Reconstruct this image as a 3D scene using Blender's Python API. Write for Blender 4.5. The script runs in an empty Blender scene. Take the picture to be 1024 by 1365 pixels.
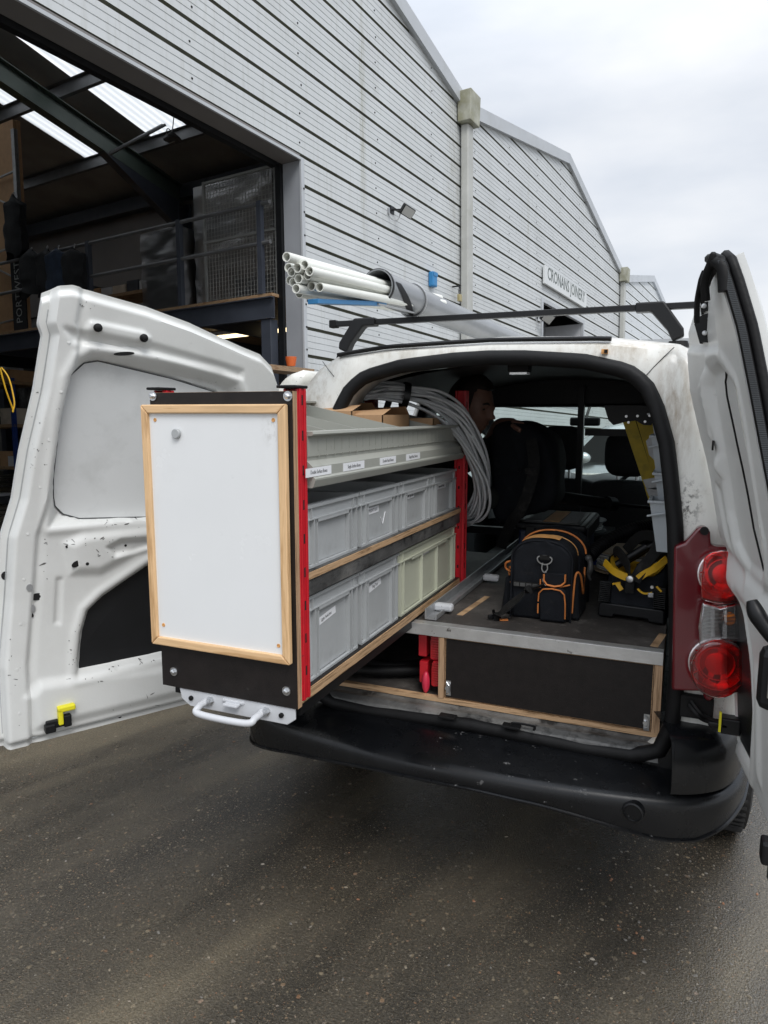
import bpy, bmesh, math, random
from mathutils import Vector as V, Matrix as MX, noise as NZ
rad = math.radians
rnd = random.Random(11)
S = bpy.context.scene
COL = S.collection

# ------------------------------------------------------------------ camera, sky, sun, exposure
FPX, CXP, CYP, CAMH, YAW, PIT = 945.0, 512.0, 682.5, 1.55, rad(22.9), rad(8.07)
cd = bpy.data.cameras.new('camera'); cam = bpy.data.objects.new('camera', cd); COL.objects.link(cam)
cam.location = (0, 0, CAMH); cam.rotation_euler = (math.pi/2 - PIT, 0, YAW)
cd.sensor_fit = 'HORIZONTAL'; cd.sensor_width = 36.0; cd.lens = 36.0*FPX/1024.0
cd.clip_start = 0.05; cd.clip_end = 2000.0
S.camera = cam
S.view_settings.view_transform = 'Standard'; S.view_settings.look = 'None'
S.view_settings.gamma = 1.0; S.view_settings.use_curve_mapping = False
S.view_settings.exposure = 0.40
SUN_EL, SUN_AZ = rad(52), rad(138)      # azimuth measured from +Y towards +X
w = bpy.data.worlds.new('World'); S.world = w; w.use_nodes = True
nt = w.node_tree; nt.nodes.clear()
def nd(nt, t, **k):
    n = nt.nodes.new(t)
    for a, b in k.items():
        if a in n.inputs and not hasattr(n, a): n.inputs[a].default_value = b
        else:
            try: setattr(n, a, b)
            except Exception: n.inputs[a].default_value = b
    return n
def ln(nt, a, b): nt.links.new(a, b)
def ramp(nt, fac, stops):
    r = nt.nodes.new('ShaderNodeValToRGB'); ln(nt, fac, r.inputs[0])
    e = r.color_ramp.elements
    while len(e) < len(stops): e.new(.5)
    for i, (p, c) in enumerate(stops):
        e[i].position = p; e[i].color = (c[0], c[1], c[2], 1) if not isinstance(c, (int, float)) else (c, c, c, 1)
    return r.outputs[0]
def mixc(nt, fac, a, b, mode='MIX'):
    m = nt.nodes.new('ShaderNodeMix'); m.data_type = 'RGBA'; m.blend_type = mode
    for s, v in ((0, fac), (6, a), (7, b)):
        if hasattr(v, 'links'): ln(nt, v, m.inputs[s])
        elif s == 0: m.inputs[0].default_value = v
        else: m.inputs[s].default_value = (v[0], v[1], v[2], 1)
    return m.outputs[2]
sky = nd(nt, 'ShaderNodeTexSky', sky_type='NISHITA'); sky.sun_disc = False
sky.sun_elevation = SUN_EL; sky.sun_rotation = SUN_AZ
tc = nd(nt, 'ShaderNodeTexCoord')
mp = nd(nt, 'ShaderNodeMapping'); mp.inputs['Scale'].default_value = (1, 1, 2.6); mp.inputs['Location'].default_value = (.35, .2, .1)
ln(nt, tc.outputs['Generated'], mp.inputs[0])
n1 = nd(nt, 'ShaderNodeTexNoise'); n1.inputs['Scale'].default_value = 1.7; n1.inputs['Detail'].default_value = 6; n1.inputs['Roughness'].default_value = .5
ln(nt, mp.outputs[0], n1.inputs['Vector'])
cl = ramp(nt, n1.outputs[0], [(.34, (5.2, 5.7, 6.5)), (.5, (6.9, 7.2, 7.7)), (.66, (8.6, 8.65, 8.75))])
skyc = mixc(nt, .92, sky.outputs[0], cl)
# an overcast sky is brighter overhead than at the horizon
sx = nd(nt, 'ShaderNodeSeparateXYZ'); ln(nt, tc.outputs['Generated'], sx.inputs[0])
gr = ramp(nt, sx.outputs[2], [(0.0, .92), (.35, .98), (1.0, 2.0)])
skyc = mixc(nt, 1.0, skyc, gr, 'MULTIPLY')
bg = nd(nt, 'ShaderNodeBackground'); ln(nt, skyc, bg.inputs[0]); bg.inputs[1].default_value = .096
ln(nt, bg.outputs[0], nd(nt, 'ShaderNodeOutputWorld').inputs[0])
sd = bpy.data.lights.new('sun', 'SUN'); sun = bpy.data.objects.new('sun', sd); COL.objects.link(sun)
sd.energy = 1.5; sd.angle = rad(28); sd.color = (1, .975, .94)
sdir = V((math.sin(SUN_AZ)*math.cos(SUN_EL), math.cos(SUN_AZ)*math.cos(SUN_EL), math.sin(SUN_EL)))
sun.rotation_euler = sdir.to_track_quat('Z', 'Y').to_euler()

# ------------------------------------------------------------------ helpers: picture point -> place
C0 = V((0, 0, CAMH))
_fh = V((-math.sin(YAW), math.cos(YAW), 0)); _R = V((math.cos(YAW), math.sin(YAW), 0)); _Z = V((0, 0, 1))
_FW = _fh*math.cos(PIT) - _Z*math.sin(PIT); _UP = _fh*math.sin(PIT) + _Z*math.cos(PIT)
def ray(x, y): return _FW + _R*((x-CXP)/FPX) - _UP*((y-CYP)/FPX)
def on(x, y, ax, v):
    d = ray(x, y); i = 'XYZ'.index(ax); return C0 + d*((v-C0[i])/d[i])
def onp(x, y, p, n):
    d = ray(x, y); return C0 + d*((p-C0).dot(n)/d.dot(n))
def lean(z): return .15*max(0, (z-.9)/.95)**1.6
def rearp(x, y, off=0):
    Y = 2.06
    for _ in range(20):
        q = on(x, y, 'Y', Y+off); Y = 2.06+lean(q.z)
    return q

# ------------------------------------------------------------------ helpers: objects
W = {}
def props(o, label=None, cat=None, group=None, kind=None):
    for k, v in (('label', label), ('category', cat), ('group', group), ('kind', kind)):
        if v: o[k] = v
    return o
def thing(name, label, cat, M=None, group=None):
    o = bpy.data.objects.new(name, None); COL.objects.link(o)
    if M is None: M = MX.Identity(4)
    elif not isinstance(M, MX): M = MX.Translation(V(M))
    o.matrix_world = M; W[o] = M.copy(); o.empty_display_size = .1
    return props(o, label, cat, group)
class MB:
    def __init__(s, M=None): s.v = []; s.f = []; s.m = []; s.M = M; s.mi = 0
    def add(s, vs, fs):
        b = len(s.v)
        s.v += [(s.M @ V(p)) if s.M is not None else V(p) for p in vs]
        for f in fs: s.f.append([b+i for i in f]); s.m.append(s.mi)
        return s
    def box(s, a, b, T=None):
        x0, y0, z0 = a; x1, y1, z1 = b
        vs = [V(p) for p in ((x0,y0,z0),(x1,y0,z0),(x1,y1,z0),(x0,y1,z0),(x0,y0,z1),(x1,y0,z1),(x1,y1,z1),(x0,y1,z1))]
        if T is not None: vs = [T @ p for p in vs]
        return s.add(vs, [(3,2,1,0),(4,5,6,7),(0,1,5,4),(1,2,6,5),(2,3,7,6),(3,0,4,7)])
    def cbox(s, c, d, T=None):
        c = V(c); d = V(d)/2; return s.box(c-d, c+d, T)
    def bar(s, p, q, w, h, up=(0,0,1)):
        p = V(p); q = V(q); d = (q-p).normalized(); x = d.cross(V(up))
        if x.length < 1e-4: x = d.cross(V((1,0,0)))
        x.normalize(); y = x.cross(d); vs = []
        for e in (p, q):
            for a, b in ((-1,-1),(1,-1),(1,1),(-1,1)): vs.append(e + x*(a*w/2) + y*(b*h/2))
        return s.add(vs, [(0,1,2,3),(7,6,5,4),(0,4,5,1),(1,5,6,2),(2,6,7,3),(3,7,4,0)])
    def tube(s, pts, r, n=8, closed=False, caps=True, fl=1.0, up=None):
        pts = [V(p) for p in pts]; N = len(pts); rings = []; prev = None
        for i, p in enumerate(pts):
            a = pts[(i-1) % N] if (closed or i > 0) else p; b = pts[(i+1) % N] if (closed or i < N-1) else p
            t = (b-a)
            t = t.normalized() if t.length > 1e-9 else V((0,0,1))
            if prev is None:
                u = V(up) if up else (V((0,0,1)) if abs(t.z) < .9 else V((1,0,0)))
            else: u = prev
            u = (u - t*u.dot(t)); u = u.normalized() if u.length > 1e-6 else t.orthogonal().normalized()
            prev = u; x = t.cross(u); rr = r[i] if isinstance(r, (list, tuple)) else r
            rings.append([p + u*(rr*fl*math.cos(2*math.pi*k/n)) + x*(rr*math.sin(2*math.pi*k/n)) for k in range(n)])
        vs = [q for g in rings for q in g]; fs = []
        for i in range(N if closed else N-1):
            j = (i+1) % N
            for k in range(n): fs.append((i*n+k, i*n+(k+1) % n, j*n+(k+1) % n, j*n+k))
        if caps and not closed: fs.append(tuple(range(n-1, -1, -1))); fs.append(tuple((N-1)*n+k for k in range(n)))
        return s.add(vs, fs)
    def prism(s, poly, T, d):
        """poly in local xy, T maps (x,y,z) to place, extruded 0..d along local z"""
        n = len(poly); vs = [T @ V((x, y, 0)) for x, y in poly] + [T @ V((x, y, d)) for x, y in poly]
        fs = [tuple(range(n-1, -1, -1)), tuple(range(n, 2*n))] + [(i, (i+1) % n, n+(i+1) % n, n+i) for i in range(n)]
        return s.add(vs, fs)
    def lathe(s, prof, T, n=20, caps=True):
        vs = [T @ V((r*math.cos(2*math.pi*k/n), r*math.sin(2*math.pi*k/n), z)) for r, z in prof for k in range(n)]
        fs = [(i*n+k, i*n+(k+1) % n, (i+1)*n+(k+1) % n, (i+1)*n+k) for i in range(len(prof)-1) for k in range(n)]
        if caps: fs += [tuple(range(n-1, -1, -1)), tuple((len(prof)-1)*n+k for k in range(n))]
        return s.add(vs, fs)
    def grid(s, fn, nu, nv, cu=False, flip=False):
        vs = [fn(i/nu if not cu else i/nu, j/nv) for j in range(nv+1) for i in range(nu if cu else nu+1)]
        m = nu if cu else nu+1; fs = []
        for j in range(nv):
            for i in range(nu):
                f = (j*m+i, j*m+(i+1) % m, (j+1)*m+(i+1) % m, (j+1)*m+i); fs.append(f[::-1] if flip else f)
        return s.add(vs, fs)
    def ball(s, c, r, n=10, m=6, sc=(1,1,1), jit=0):
        c = V(c)
        def fn(u, v):
            a = 2*math.pi*u; b = math.pi*v; k = r*(1+jit*(rnd.random()-.5))
            return c + V((k*sc[0]*math.sin(b)*math.cos(a), k*sc[1]*math.sin(b)*math.sin(a), -k*sc[2]*math.cos(b)))
        return s.grid(fn, n, m, cu=True)
    def build(s, name, mats, parent=None, smooth=None, bevel=0, **pr):
        if not isinstance(mats, (list, tuple)): mats = [mats]
        I = W[parent].inverted() if parent is not None else None
        me = bpy.data.meshes.new(name)
        me.from_pydata([(I @ p) if I is not None else p for p in s.v], [], s.f)
        for k in mats: me.materials.append(k)
        if len(mats) > 1: me.polygons.foreach_set('material_index', s.m)
        if smooth:
            me.polygons.foreach_set('use_smooth', [True]*len(me.polygons)); me.set_sharp_from_angle(angle=rad(smooth))
        me.update()
        o = bpy.data.objects.new(name, me); COL.objects.link(o)
        if parent is not None: o.parent = parent; W[o] = W[parent]
        else: W[o] = MX.Identity(4)
        if bevel:
            b = o.modifiers.new('bevel', 'BEVEL'); b.width = bevel; b.segments = 2; b.limit_method = 'ANGLE'; b.angle_limit = rad(40)
        return props(o, **pr)
def copy_tree(o, M=None, parent=None, **pr):
    c = o.copy(); COL.objects.link(c)
    if parent is not None: c.parent = parent
    if M is not None: c.matrix_world = M
    W[c] = M if M is not None else W[parent]
    for ch in list(o.children): copy_tree(ch, None, c)
    return props(c, **pr)
def text(s, size, M, mat, parent, name='lettering', sx=1.0, ext=.0004, align='CENTER', bold=0):
    fc = bpy.data.curves.new(name, 'FONT'); fc.body = s; fc.size = size; fc.align_x = align; fc.align_y = 'CENTER'; fc.extrude = ext
    fc.materials.append(mat); fc.resolution_u = 2
    fc.offset = bold; tmp = bpy.data.objects.new(name, fc); COL.objects.link(tmp)
    me = bpy.data.meshes.new_from_object(tmp.evaluated_get(bpy.context.evaluated_depsgraph_get())); bpy.data.objects.remove(tmp)
    me.transform(W[parent].inverted() @ M @ MX.Diagonal((sx, 1, 1, 1))); me.materials.clear(); me.materials.append(mat)
    o = bpy.data.objects.new(name, me); COL.objects.link(o); o.parent = parent; W[o] = W[parent]
    return o
def frame(o, x, y, z=None):
    x = V(x).normalized(); y = V(y); z = x.cross(y).normalized(); y = z.cross(x)
    M = MX((x, y, z)).transposed().to_4x4(); M.translation = V(o); return M
def lerp(a, b, t): return a+(b-a)*t
def interp(x, pts):
    if x <= pts[0][0]: return pts[0][1]
    for (a, b), (c, d) in zip(pts, pts[1:]):
        if x <= c: return b+(d-b)*(x-a)/(c-a) if c > a else d
    return pts[-1][1]
def sst(a, b, x):
    t = min(1, max(0, (x-a)/(b-a))); return t*t*(3-2*t)
def sdf(P, x, y):
    d = 1e9; ins = False; n = len(P)
    for i in range(n):
        ax, ay = P[i]; bx, by = P[(i+1) % n]; ex, ey = bx-ax, by-ay; wx, wy = x-ax, y-ay
        t = min(1, max(0, (wx*ex+wy*ey)/(ex*ex+ey*ey+1e-12))); dx, dy = wx-ex*t, wy-ey*t
        d = min(d, dx*dx+dy*dy)
        if (ay > y) != (by > y) and x < (bx-ax)*(y-ay)/(by-ay)+ax: ins = not ins
    d = math.sqrt(d); return -d if ins else d
def spline(pts, n=6, closed=False):
    pts = [V(p) for p in pts]; N = len(pts); out = []
    for i in range(N if closed else N-1):
        g = (lambda k: pts[k % N]) if closed else (lambda k: pts[min(N-1, max(0, k))])
        a, b, c, d = g(i-1), g(i), g(i+1), g(i+2)
        for k in range(n):
            t = k/n; out.append(.5*((2*b)+(c-a)*t+(2*a-5*b+4*c-d)*t*t+(3*b-3*c+d-a)*t**3))
    if not closed: out.append(pts[-1])
    return out

# ------------------------------------------------------------------ materials
def pm(name, col, rough=.5, metal=0, var=.12, sc=5, bump=0, bsc=60, dirt=None, chips=None, coat=0, spec=.5, rvar=0, grain=None, streak=None, spots=()):
    m = bpy.data.materials.new(name); m.use_nodes = True; t = m.node_tree; b = t.nodes['Principled BSDF']
    c = nd(t, 'ShaderNodeTexCoord').outputs['Object']
    def noise(scale, det=5, ro=.55, vec=None):
        n = nd(t, 'ShaderNodeTexNoise'); n.inputs['Scale'].default_value = scale; n.inputs['Detail'].default_value = det
        n.inputs['Roughness'].default_value = ro; ln(t, vec or c, n.inputs['Vector']); return n.outputs[0]
    lo = [x*(1-var) for x in col]; hi = [min(1, x*(1+var)) for x in col]
    if grain:      # stretched wood grain: (axis scale vector, second colour)
        mpn = nd(t, 'ShaderNodeMapping'); mpn.inputs['Scale'].default_value = grain[0]; ln(t, c, mpn.inputs[0])
        base = ramp(t, noise(1, 6, .6, mpn.outputs[0]), [(.35, lo), (.5, hi), (.62, grain[1]), (.7, hi)])
    else: base = ramp(t, noise(sc), [(.3, lo), (.7, hi)])
    if dirt:
        for (dc, ds, a, e, k) in dirt:
            f = ramp(t, noise(ds, 8, .65), [(a, 0), (e, k)]); base = mixc(t, f, base, dc)
    if streak:
        mps = nd(t, 'ShaderNodeMapping'); mps.inputs['Scale'].default_value = (16,16,1.3); ln(t, c, mps.inputs[0])
        f = ramp(t, noise(1, 6, .65, mps.outputs[0]), [(streak[1], 0), (streak[2], streak[3])]); base = mixc(t, f, base, streak[0])
    for (ce, ra, sc_, ns, lo_, hi_, k_) in spots:      # a stain round a point of the thing
        mq = nd(t, 'ShaderNodeMapping'); mq.vector_type = 'TEXTURE'; mq.inputs['Location'].default_value = ce; mq.inputs['Scale'].default_value = ra; ln(t, c, mq.inputs[0])
        vl = nd(t, 'ShaderNodeVectorMath', operation='LENGTH'); ln(t, mq.outputs[0], vl.inputs[0])
        near = ramp(t, vl.outputs['Value'], [(.15, 1), (1, 0)]); mm = nd(t, 'ShaderNodeMath', operation='MULTIPLY'); ln(t, near, mm.inputs[0])
        ms = nd(t, 'ShaderNodeMapping'); ms.inputs['Scale'].default_value = ns; ln(t, c, ms.inputs[0])
        ln(t, ramp(t, noise(1, 7, .7, ms.outputs[0]), [(lo_, 0), (hi_, k_)]), mm.inputs[1]); base = mixc(t, mm.outputs[0], base, sc_)
    if chips:
        cc, cs, a, e, gs, ga, ge = chips
        f1 = ramp(t, noise(cs, 3, .7), [(a, 0), (e, 1)]); f2 = ramp(t, noise(gs, 3), [(ga, 0), (ge, 1)])
        mm = nd(t, 'ShaderNodeMath', operation='MULTIPLY'); ln(t, f1, mm.inputs[0]); ln(t, f2, mm.inputs[1]); base = mixc(t, mm.outputs[0], base, cc)
    ln(t, base, b.inputs['Base Color'])
    b.inputs['Metallic'].default_value = metal; b.inputs['Specular IOR Level'].default_value = spec; b.inputs['Coat Weight'].default_value = coat
    b.inputs['Coat Roughness'].default_value = .08
    if rvar: ln(t, ramp(t, noise(sc*2.3), [(.35, max(.03, rough-rvar)), (.65, min(1, rough+rvar))]), b.inputs['Roughness'])
    else: b.inputs['Roughness'].default_value = rough
    if bump:
        bn = nd(t, 'ShaderNodeBump'); bn.inputs['Strength'].default_value = bump; bn.inputs['Distance'].default_value = .01
        ln(t, noise(bsc, 4), bn.inputs['Height']); ln(t, bn.outputs[0], b.inputs['Normal'])
    return m
def glassm(name, tint, k=.85, rough=.02, gl=(1,1,1)):
    m = bpy.data.materials.new(name); m.use_nodes = True; t = m.node_tree; t.nodes.clear()
    a = nd(t, 'ShaderNodeBsdfTransparent'); a.inputs[0].default_value = (*tint, 1)
    g = nd(t, 'ShaderNodeBsdfGlossy'); g.inputs[0].default_value = (*gl, 1); g.inputs['Roughness'].default_value = rough
    f = nd(t, 'ShaderNodeLayerWeight'); f.inputs[0].default_value = .25
    mm = nd(t, 'ShaderNodeMath', operation='MULTIPLY_ADD'); ln(t, f.outputs[0], mm.inputs[0]); mm.inputs[1].default_value = .6; mm.inputs[2].default_value = 1-k
    x = nd(t, 'ShaderNodeMixShader'); ln(t, mm.outputs[0], x.inputs[0]); ln(t, a.outputs[0], x.inputs[1]); ln(t, g.outputs[0], x.inputs[2])
    ln(t, x.outputs[0], nd(t, 'ShaderNodeOutputMaterial').inputs[0]); return m
def emis(name, col, st):
    m = bpy.data.materials.new(name); m.use_nodes = True; b = m.node_tree.nodes['Principled BSDF']
    b.inputs['Emission Color'].default_value = (*col, 1); b.inputs['Emission Strength'].default_value = st; b.inputs['Base Color'].default_value = (*col, 1)
    return m
GRIME = (.16, .13, .09); DK = (.03, .03, .03)
M = dict(
 paint=pm('van_white_paint', (.74,.735,.69), .3, spots=[((.535,-1.88,1.55),(.075,.3,.24),(.26,.18,.10),(45,45,9),.36,.62,.8),((.585,-1.93,1.30),(.05,.3,.09),(.05,.045,.035),(70,70,60),.50,.60,.95),((.40,-1.82,1.73),(.3,.3,.07),(.36,.29,.2),(30,30,8),.42,.66,.6),((-.58,-1.85,1.62),(.16,.3,.16),(.34,.28,.2),(30,30,14),.46,.66,.6)], coat=.4, var=.03, dirt=[(GRIME,3.0,.55,.8,.5),((.25,.2,.13),22,.58,.76,.4)], streak=((.27,.21,.13),.50,.74,.55), chips=((.09,.09,.085),60,.66,.69,2.5,.55,.65)),
 paint_in=pm('door_inner_paint', (.665,.675,.66), .42, coat=.12, var=.04, dirt=[((.42,.41,.38),2.2,.45,.8,.35),((.2,.19,.17),14,.64,.8,.3)], chips=((.07,.07,.066),70,.665,.68,2.2,.58,.66), bump=.03, bsc=160),
 board=pm('grey_door_board', (.64,.655,.655), .55, var=.05, sc=3, dirt=[((.4,.41,.4),9,.5,.75,.4)]),
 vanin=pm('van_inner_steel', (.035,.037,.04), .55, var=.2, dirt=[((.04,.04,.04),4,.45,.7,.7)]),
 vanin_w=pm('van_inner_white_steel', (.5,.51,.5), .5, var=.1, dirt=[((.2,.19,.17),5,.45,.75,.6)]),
 rubber=pm('black_rubber', (.005,.005,.0055), .55, spec=.25, var=.3, sc=20, bump=.1, bsc=90),
 rubgrey=pm('grey_ribbed_rubber', (.045,.05,.055), .55, var=.2),
 bumper=pm('bumper_black_plastic', (.0045,.005,.006), .26, spec=.4, var=.3, sc=4, rvar=.1, bump=.05, bsc=700, dirt=[((.03,.03,.028),5,.58,.8,.3)], chips=((.13,.13,.13),30,.66,.7,1.6,.55,.62)),
 blackpl=pm('black_plastic', (.006,.0065,.0075), .42, spec=.35, var=.2, sc=12, bump=.05, bsc=300),
 ply=pm('black_phenolic_ply', (.011,.0085,.008), .45, spec=.35, var=.25, sc=30, bump=.12, bsc=420, dirt=[((.12,.11,.10),26,.66,.74,.35)]),
 plyfloor=pm('worn_floor_ply', (.05,.044,.04), .6, var=.35, sc=6, bump=.2, bsc=160, dirt=[((.19,.175,.16),5,.46,.72,.6),((.3,.27,.23),40,.6,.72,.3)]),
 plyedge=pm('plywood_edge', (.46,.30,.17), .6, var=.15, grain=((6,6,190),(.20,.12,.06)), bump=.1),
 plyedgeh=pm('plywood_edge_upright', (.42,.27,.16), .6, var=.15, grain=((160,160,5),(.2,.12,.06)), bump=.1),
 pine=pm('pine_frame', (.69,.46,.25), .45, var=.1, grain=((60,60,4),(.50,.30,.14)), coat=.1),
 pineh=pm('pine_frame_rail', (.69,.46,.25), .45, var=.1, grain=((4,60,60),(.50,.30,.14)), coat=.1),
 wboard=pm('whiteboard_enamel', (.77,.785,.79), .2, var=.02, sc=4, rvar=.08, dirt=[((.6,.6,.6),5,.58,.8,.3),((.55,.55,.56),30,.66,.75,.3)], spots=[((.155,-.006,.53),(.03,.1,.05),(.5,.5,.48),(60,60,40),.45,.6,.7)]),
 red=pm('red_powder_coat', (.52,.012,.022), .4, var=.1, sc=30, bump=.03, bsc=300, chips=((.15,.03,.03),70,.68,.7,3,.5,.6)),
 traygrey=pm('tray_grey_steel', (.33,.335,.30), .42, var=.06, dirt=[((.2,.2,.17),10,.58,.75,.35)], chips=((.15,.15,.14),70,.68,.71,4,.5,.6)),
 crate=pm('grey_crate_plastic', (.38,.395,.40), .38, var=.07, sc=8, bump=.03, bsc=400, dirt=[((.4,.41,.41),18,.62,.78,.25),((.15,.15,.15),9,.6,.8,.3)]),
 crateg=pm('pale_green_crate_plastic', (.47,.485,.39), .42, var=.06, sc=8, bump=.03, bsc=400, dirt=[((.26,.26,.18),11,.6,.8,.35)]),
 bin=pm('light_grey_bin_plastic', (.47,.51,.54), .4, var=.05, sc=7, dirt=[((.3,.32,.33),14,.6,.8,.3)]),
 paper=pm('label_paper', (.74,.75,.77), .6, var=.04),
 ink=pm('black_ink', (.02,.02,.025), .6, var=.05),
 card=pm('brown_cardboard', (.44,.27,.145), .75, var=.08, sc=14, bump=.06, bsc=120, dirt=[((.3,.18,.09),10,.6,.8,.3)]),
 alu=pm('worn_aluminium', (.60,.60,.59), .42, metal=.75, var=.12, sc=16, bump=.06, bsc=130, chips=((.16,.15,.14),40,.64,.7,5,.45,.6)),
 zinc=pm('zinc_plated_steel', (.62,.63,.64), .28, metal=1, var=.1, sc=60),
 steel=pm('galvanised_steel', (.42,.43,.44), .45, metal=.7, var=.15, sc=18),
 gpaint=pm('grey_painted_steel', (.56,.575,.60), .38, var=.05, sc=12, chips=((.3,.3,.3),60,.68,.7,4,.5,.6)),
 sill=pm('dirty_sill_steel', (.10,.10,.098), .5, metal=.25, var=.4, sc=9, bump=.25, bsc=60, dirt=[((.30,.29,.27),6,.5,.7,.6),((.015,.015,.015),16,.52,.64,.9)]),
 lampred=pm('red_lamp_lens', (.42,.004,.006), .1, var=.08, coat=1, sc=20),
 lampred2=pm('bright_red_lens', (.46,.004,.006), .12, var=.08, coat=1, sc=40),
 lampdark=pm('dark_red_housing', (.115,.003,.008), .25, var=.1, coat=.6),
 orange=pm('orange_piping', (.66,.22,.055), .6, var=.15, sc=60, bump=.15, bsc=300),
 tan=pm('worn_orange_leather', (.66,.33,.11), .55, var=.15, sc=40, bump=.2, bsc=200),
 canvas=pm('black_bag_canvas', (.007,.0085,.012), .75, spec=.25, var=.3, sc=20, bump=.35, bsc=500, dirt=[((.05,.048,.045),12,.60,.78,.5)]),
 webbing=pm('black_webbing', (.011,.011,.011), .7, spec=.25, var=.3, sc=60, bump=.4, bsc=800, dirt=[((.08,.075,.07),16,.55,.75,.5)]),
 yellow=pm('yellow_nylon', (.66,.38,.015), .55, var=.12, sc=20, bump=.1),
 ladder=pm('yellow_ladder_fibreglass', (.72,.52,.02), .5, var=.12, sc=20, dirt=[((.15,.11,.02),9,.55,.75,.6)]),
 yellowpl=pm('bright_yellow_plastic', (.75,.68,.02), .4, var=.05),
 bluepipe=pm('blue_plastic', (.03,.20,.44), .4, var=.06),
 pvc=pm('white_pvc', (.74,.75,.70), .35, var=.04, sc=10),
 tube=pm('grey_plastic_tube', (.20,.21,.22), .26, var=.08, sc=6, dirt=[((.2,.2,.2),4,.5,.7,.4)]),
 cable=pm('grey_cable_sheath', (.45,.46,.47), .42, var=.08, sc=30),
 skin=pm('skin', (.21,.112,.08), .5, var=.12, sc=40, bump=.1, bsc=300),
 hair=pm('dark_brown_hair', (.018,.012,.009), .55, var=.4, sc=90, bump=.5, bsc=260),
 cloth=pm('dark_olive_cloth', (.018,.021,.018), .85, var=.25, sc=12, bump=.3, bsc=60),
 denim=pm('dark_trousers', (.02,.023,.03), .85, var=.25, sc=30),
 seat=pm('dark_seat_fabric', (.013,.014,.016), .8, var=.25, sc=40, bump=.2, bsc=300),
 clad=pm('grey_cladding', (.57,.59,.595), .42, spots=[((1.32,0,5.2),(.10,2,1.9),(.26,.25,.16),(40,40,3),.40,.62,.75),((7.6,0,5.6),(.12,2,1.9),(.28,.27,.2),(40,40,3),.42,.64,.6),((-1.6,0,5.9),(.12,2,1.4),(.3,.29,.22),(40,40,3),.42,.64,.5),((4.0,0,5.4),(.35,2,2.4),(.27,.26,.2),(26,26,3),.44,.66,.6)], var=.05, sc=1.2, streak=((.32,.32,.27),.52,.78,.4), dirt=[((.36,.37,.35),1.0,.5,.8,.35),((.30,.31,.24),7,.62,.8,.3)], bump=.02, bsc=80),
 groove=pm('moss_and_shade_groove', (.085,.085,.062), .75, var=.3, sc=6, dirt=[((.06,.065,.03),2.5,.45,.7,.8)]),  # moss tone that also paints in the shade of the groove
 trim=pm('grey_flashing', (.45,.47,.49), .42, var=.06, sc=2, dirt=[((.3,.31,.28),3,.5,.8,.4)]),
 jamb=pm('grey_door_jamb', (.30,.315,.34), .42, var=.08, sc=2, dirt=[((.45,.46,.47),3,.6,.75,.3)]),
 moss=pm('mossy_flashing', (.36,.36,.30), .7, var=.2, sc=5, dirt=[((.19,.18,.09),3.5,.42,.65,.7)], bump=.1),
 steelgreen=pm('green_painted_steel', (.075,.10,.085), .45, var=.12, sc=3),
 steelblue=pm('blue_grey_painted_steel', (.045,.052,.068), .42, var=.15, sc=4),
 purlin=pm('dull_purlin_steel', (.16,.165,.17), .5, metal=.4, var=.2, sc=3),
 roofdk=pm('roof_lining', (.30,.30,.30), .8, var=.2, sc=1.5),
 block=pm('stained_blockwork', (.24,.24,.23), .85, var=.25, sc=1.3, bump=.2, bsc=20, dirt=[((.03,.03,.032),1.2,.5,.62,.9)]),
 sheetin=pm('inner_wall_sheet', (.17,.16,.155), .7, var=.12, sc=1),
 wood=pm('deck_board', (.30,.20,.115), .6, var=.2, grain=((8,8,60),(.2,.1,.04))),
 darkcl=pm('black_cloth', (.009,.010,.012), .85, var=.4, sc=6, bump=.4, bsc=30),
 bluecl=pm('navy_cloth', (.02,.035,.065), .85, var=.3, sc=8, bump=.4, bsc=40),
 blueup=pm('blue_racking', (.02,.05,.22), .45, var=.15),
 oran=pm('orange_plastic', (.62,.13,.03), .45, var=.1),
 carton=pm('grey_brown_cartons', (.55,.48,.39), .8, var=.2, sc=4, dirt=[((.09,.08,.07),3,.5,.7,.6)]),
 dkcarton=pm('dark_goods', (.05,.055,.065), .6, var=.4, sc=6),
 conc=pm('concrete_floor', (.26,.255,.25), .7, var=.25, sc=2, bump=.1),
 signw=pm('sign_face', (.66,.68,.68), .4, var=.05, sc=3, dirt=[((.4,.42,.36),3,.5,.8,.4)]),
 signk=pm('sign_letters', (.11,.13,.12), .5, var=.1),
 silver=pm('silver_car_paint', (.50,.53,.54), .25, metal=.5, coat=.6, var=.04),
 tyre=pm('tyre_rubber', (.014,.014,.014), .75, var=.3, sc=20, bump=.3, bsc=60),
 wire=pm('pale_wire_mesh', (.36,.37,.36), .5, metal=.4, var=.1),
 plasticblue=pm('dark_blue_plastic', (.02,.03,.07), .4, var=.2),
 reelw=pm('white_reel', (.58,.58,.56), .5, var=.1, sc=12),
 reelt=pm('tan_reel_flange', (.40,.31,.20), .6, var=.15, sc=10),
 pink=pm('pink_red_plastic', (.60,.03,.07), .35, var=.08),
 darkhole=pm('dark_recess', (.006,.006,.006), .9, var=.1),
 film=glassm('stretch_film', (.80,.80,.80), .68, .30, (.85,.85,.86)),
 glass=glassm('tinted_glass', (.80,.90,.87), .93, .01),
 clear=glassm('clear_lamp_lens', (.86,.86,.87), .72, .08),
 tubelit=emis('lit_tube', (1.0,.93,.72), 4.0), lampwarm=emis('lit_warm_tube', (1.0,.82,.5), 2.2),
 redglass=glassm('red_lamp_glass', (.95,.06,.05), .95, .03),
 reflector=pm('lamp_reflector', (.75,.70,.70), .22, metal=.85, var=.1, sc=60),
 amber=pm('amber_bulb', (.75,.22,.03), .2, var=.1, coat=1),
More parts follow.
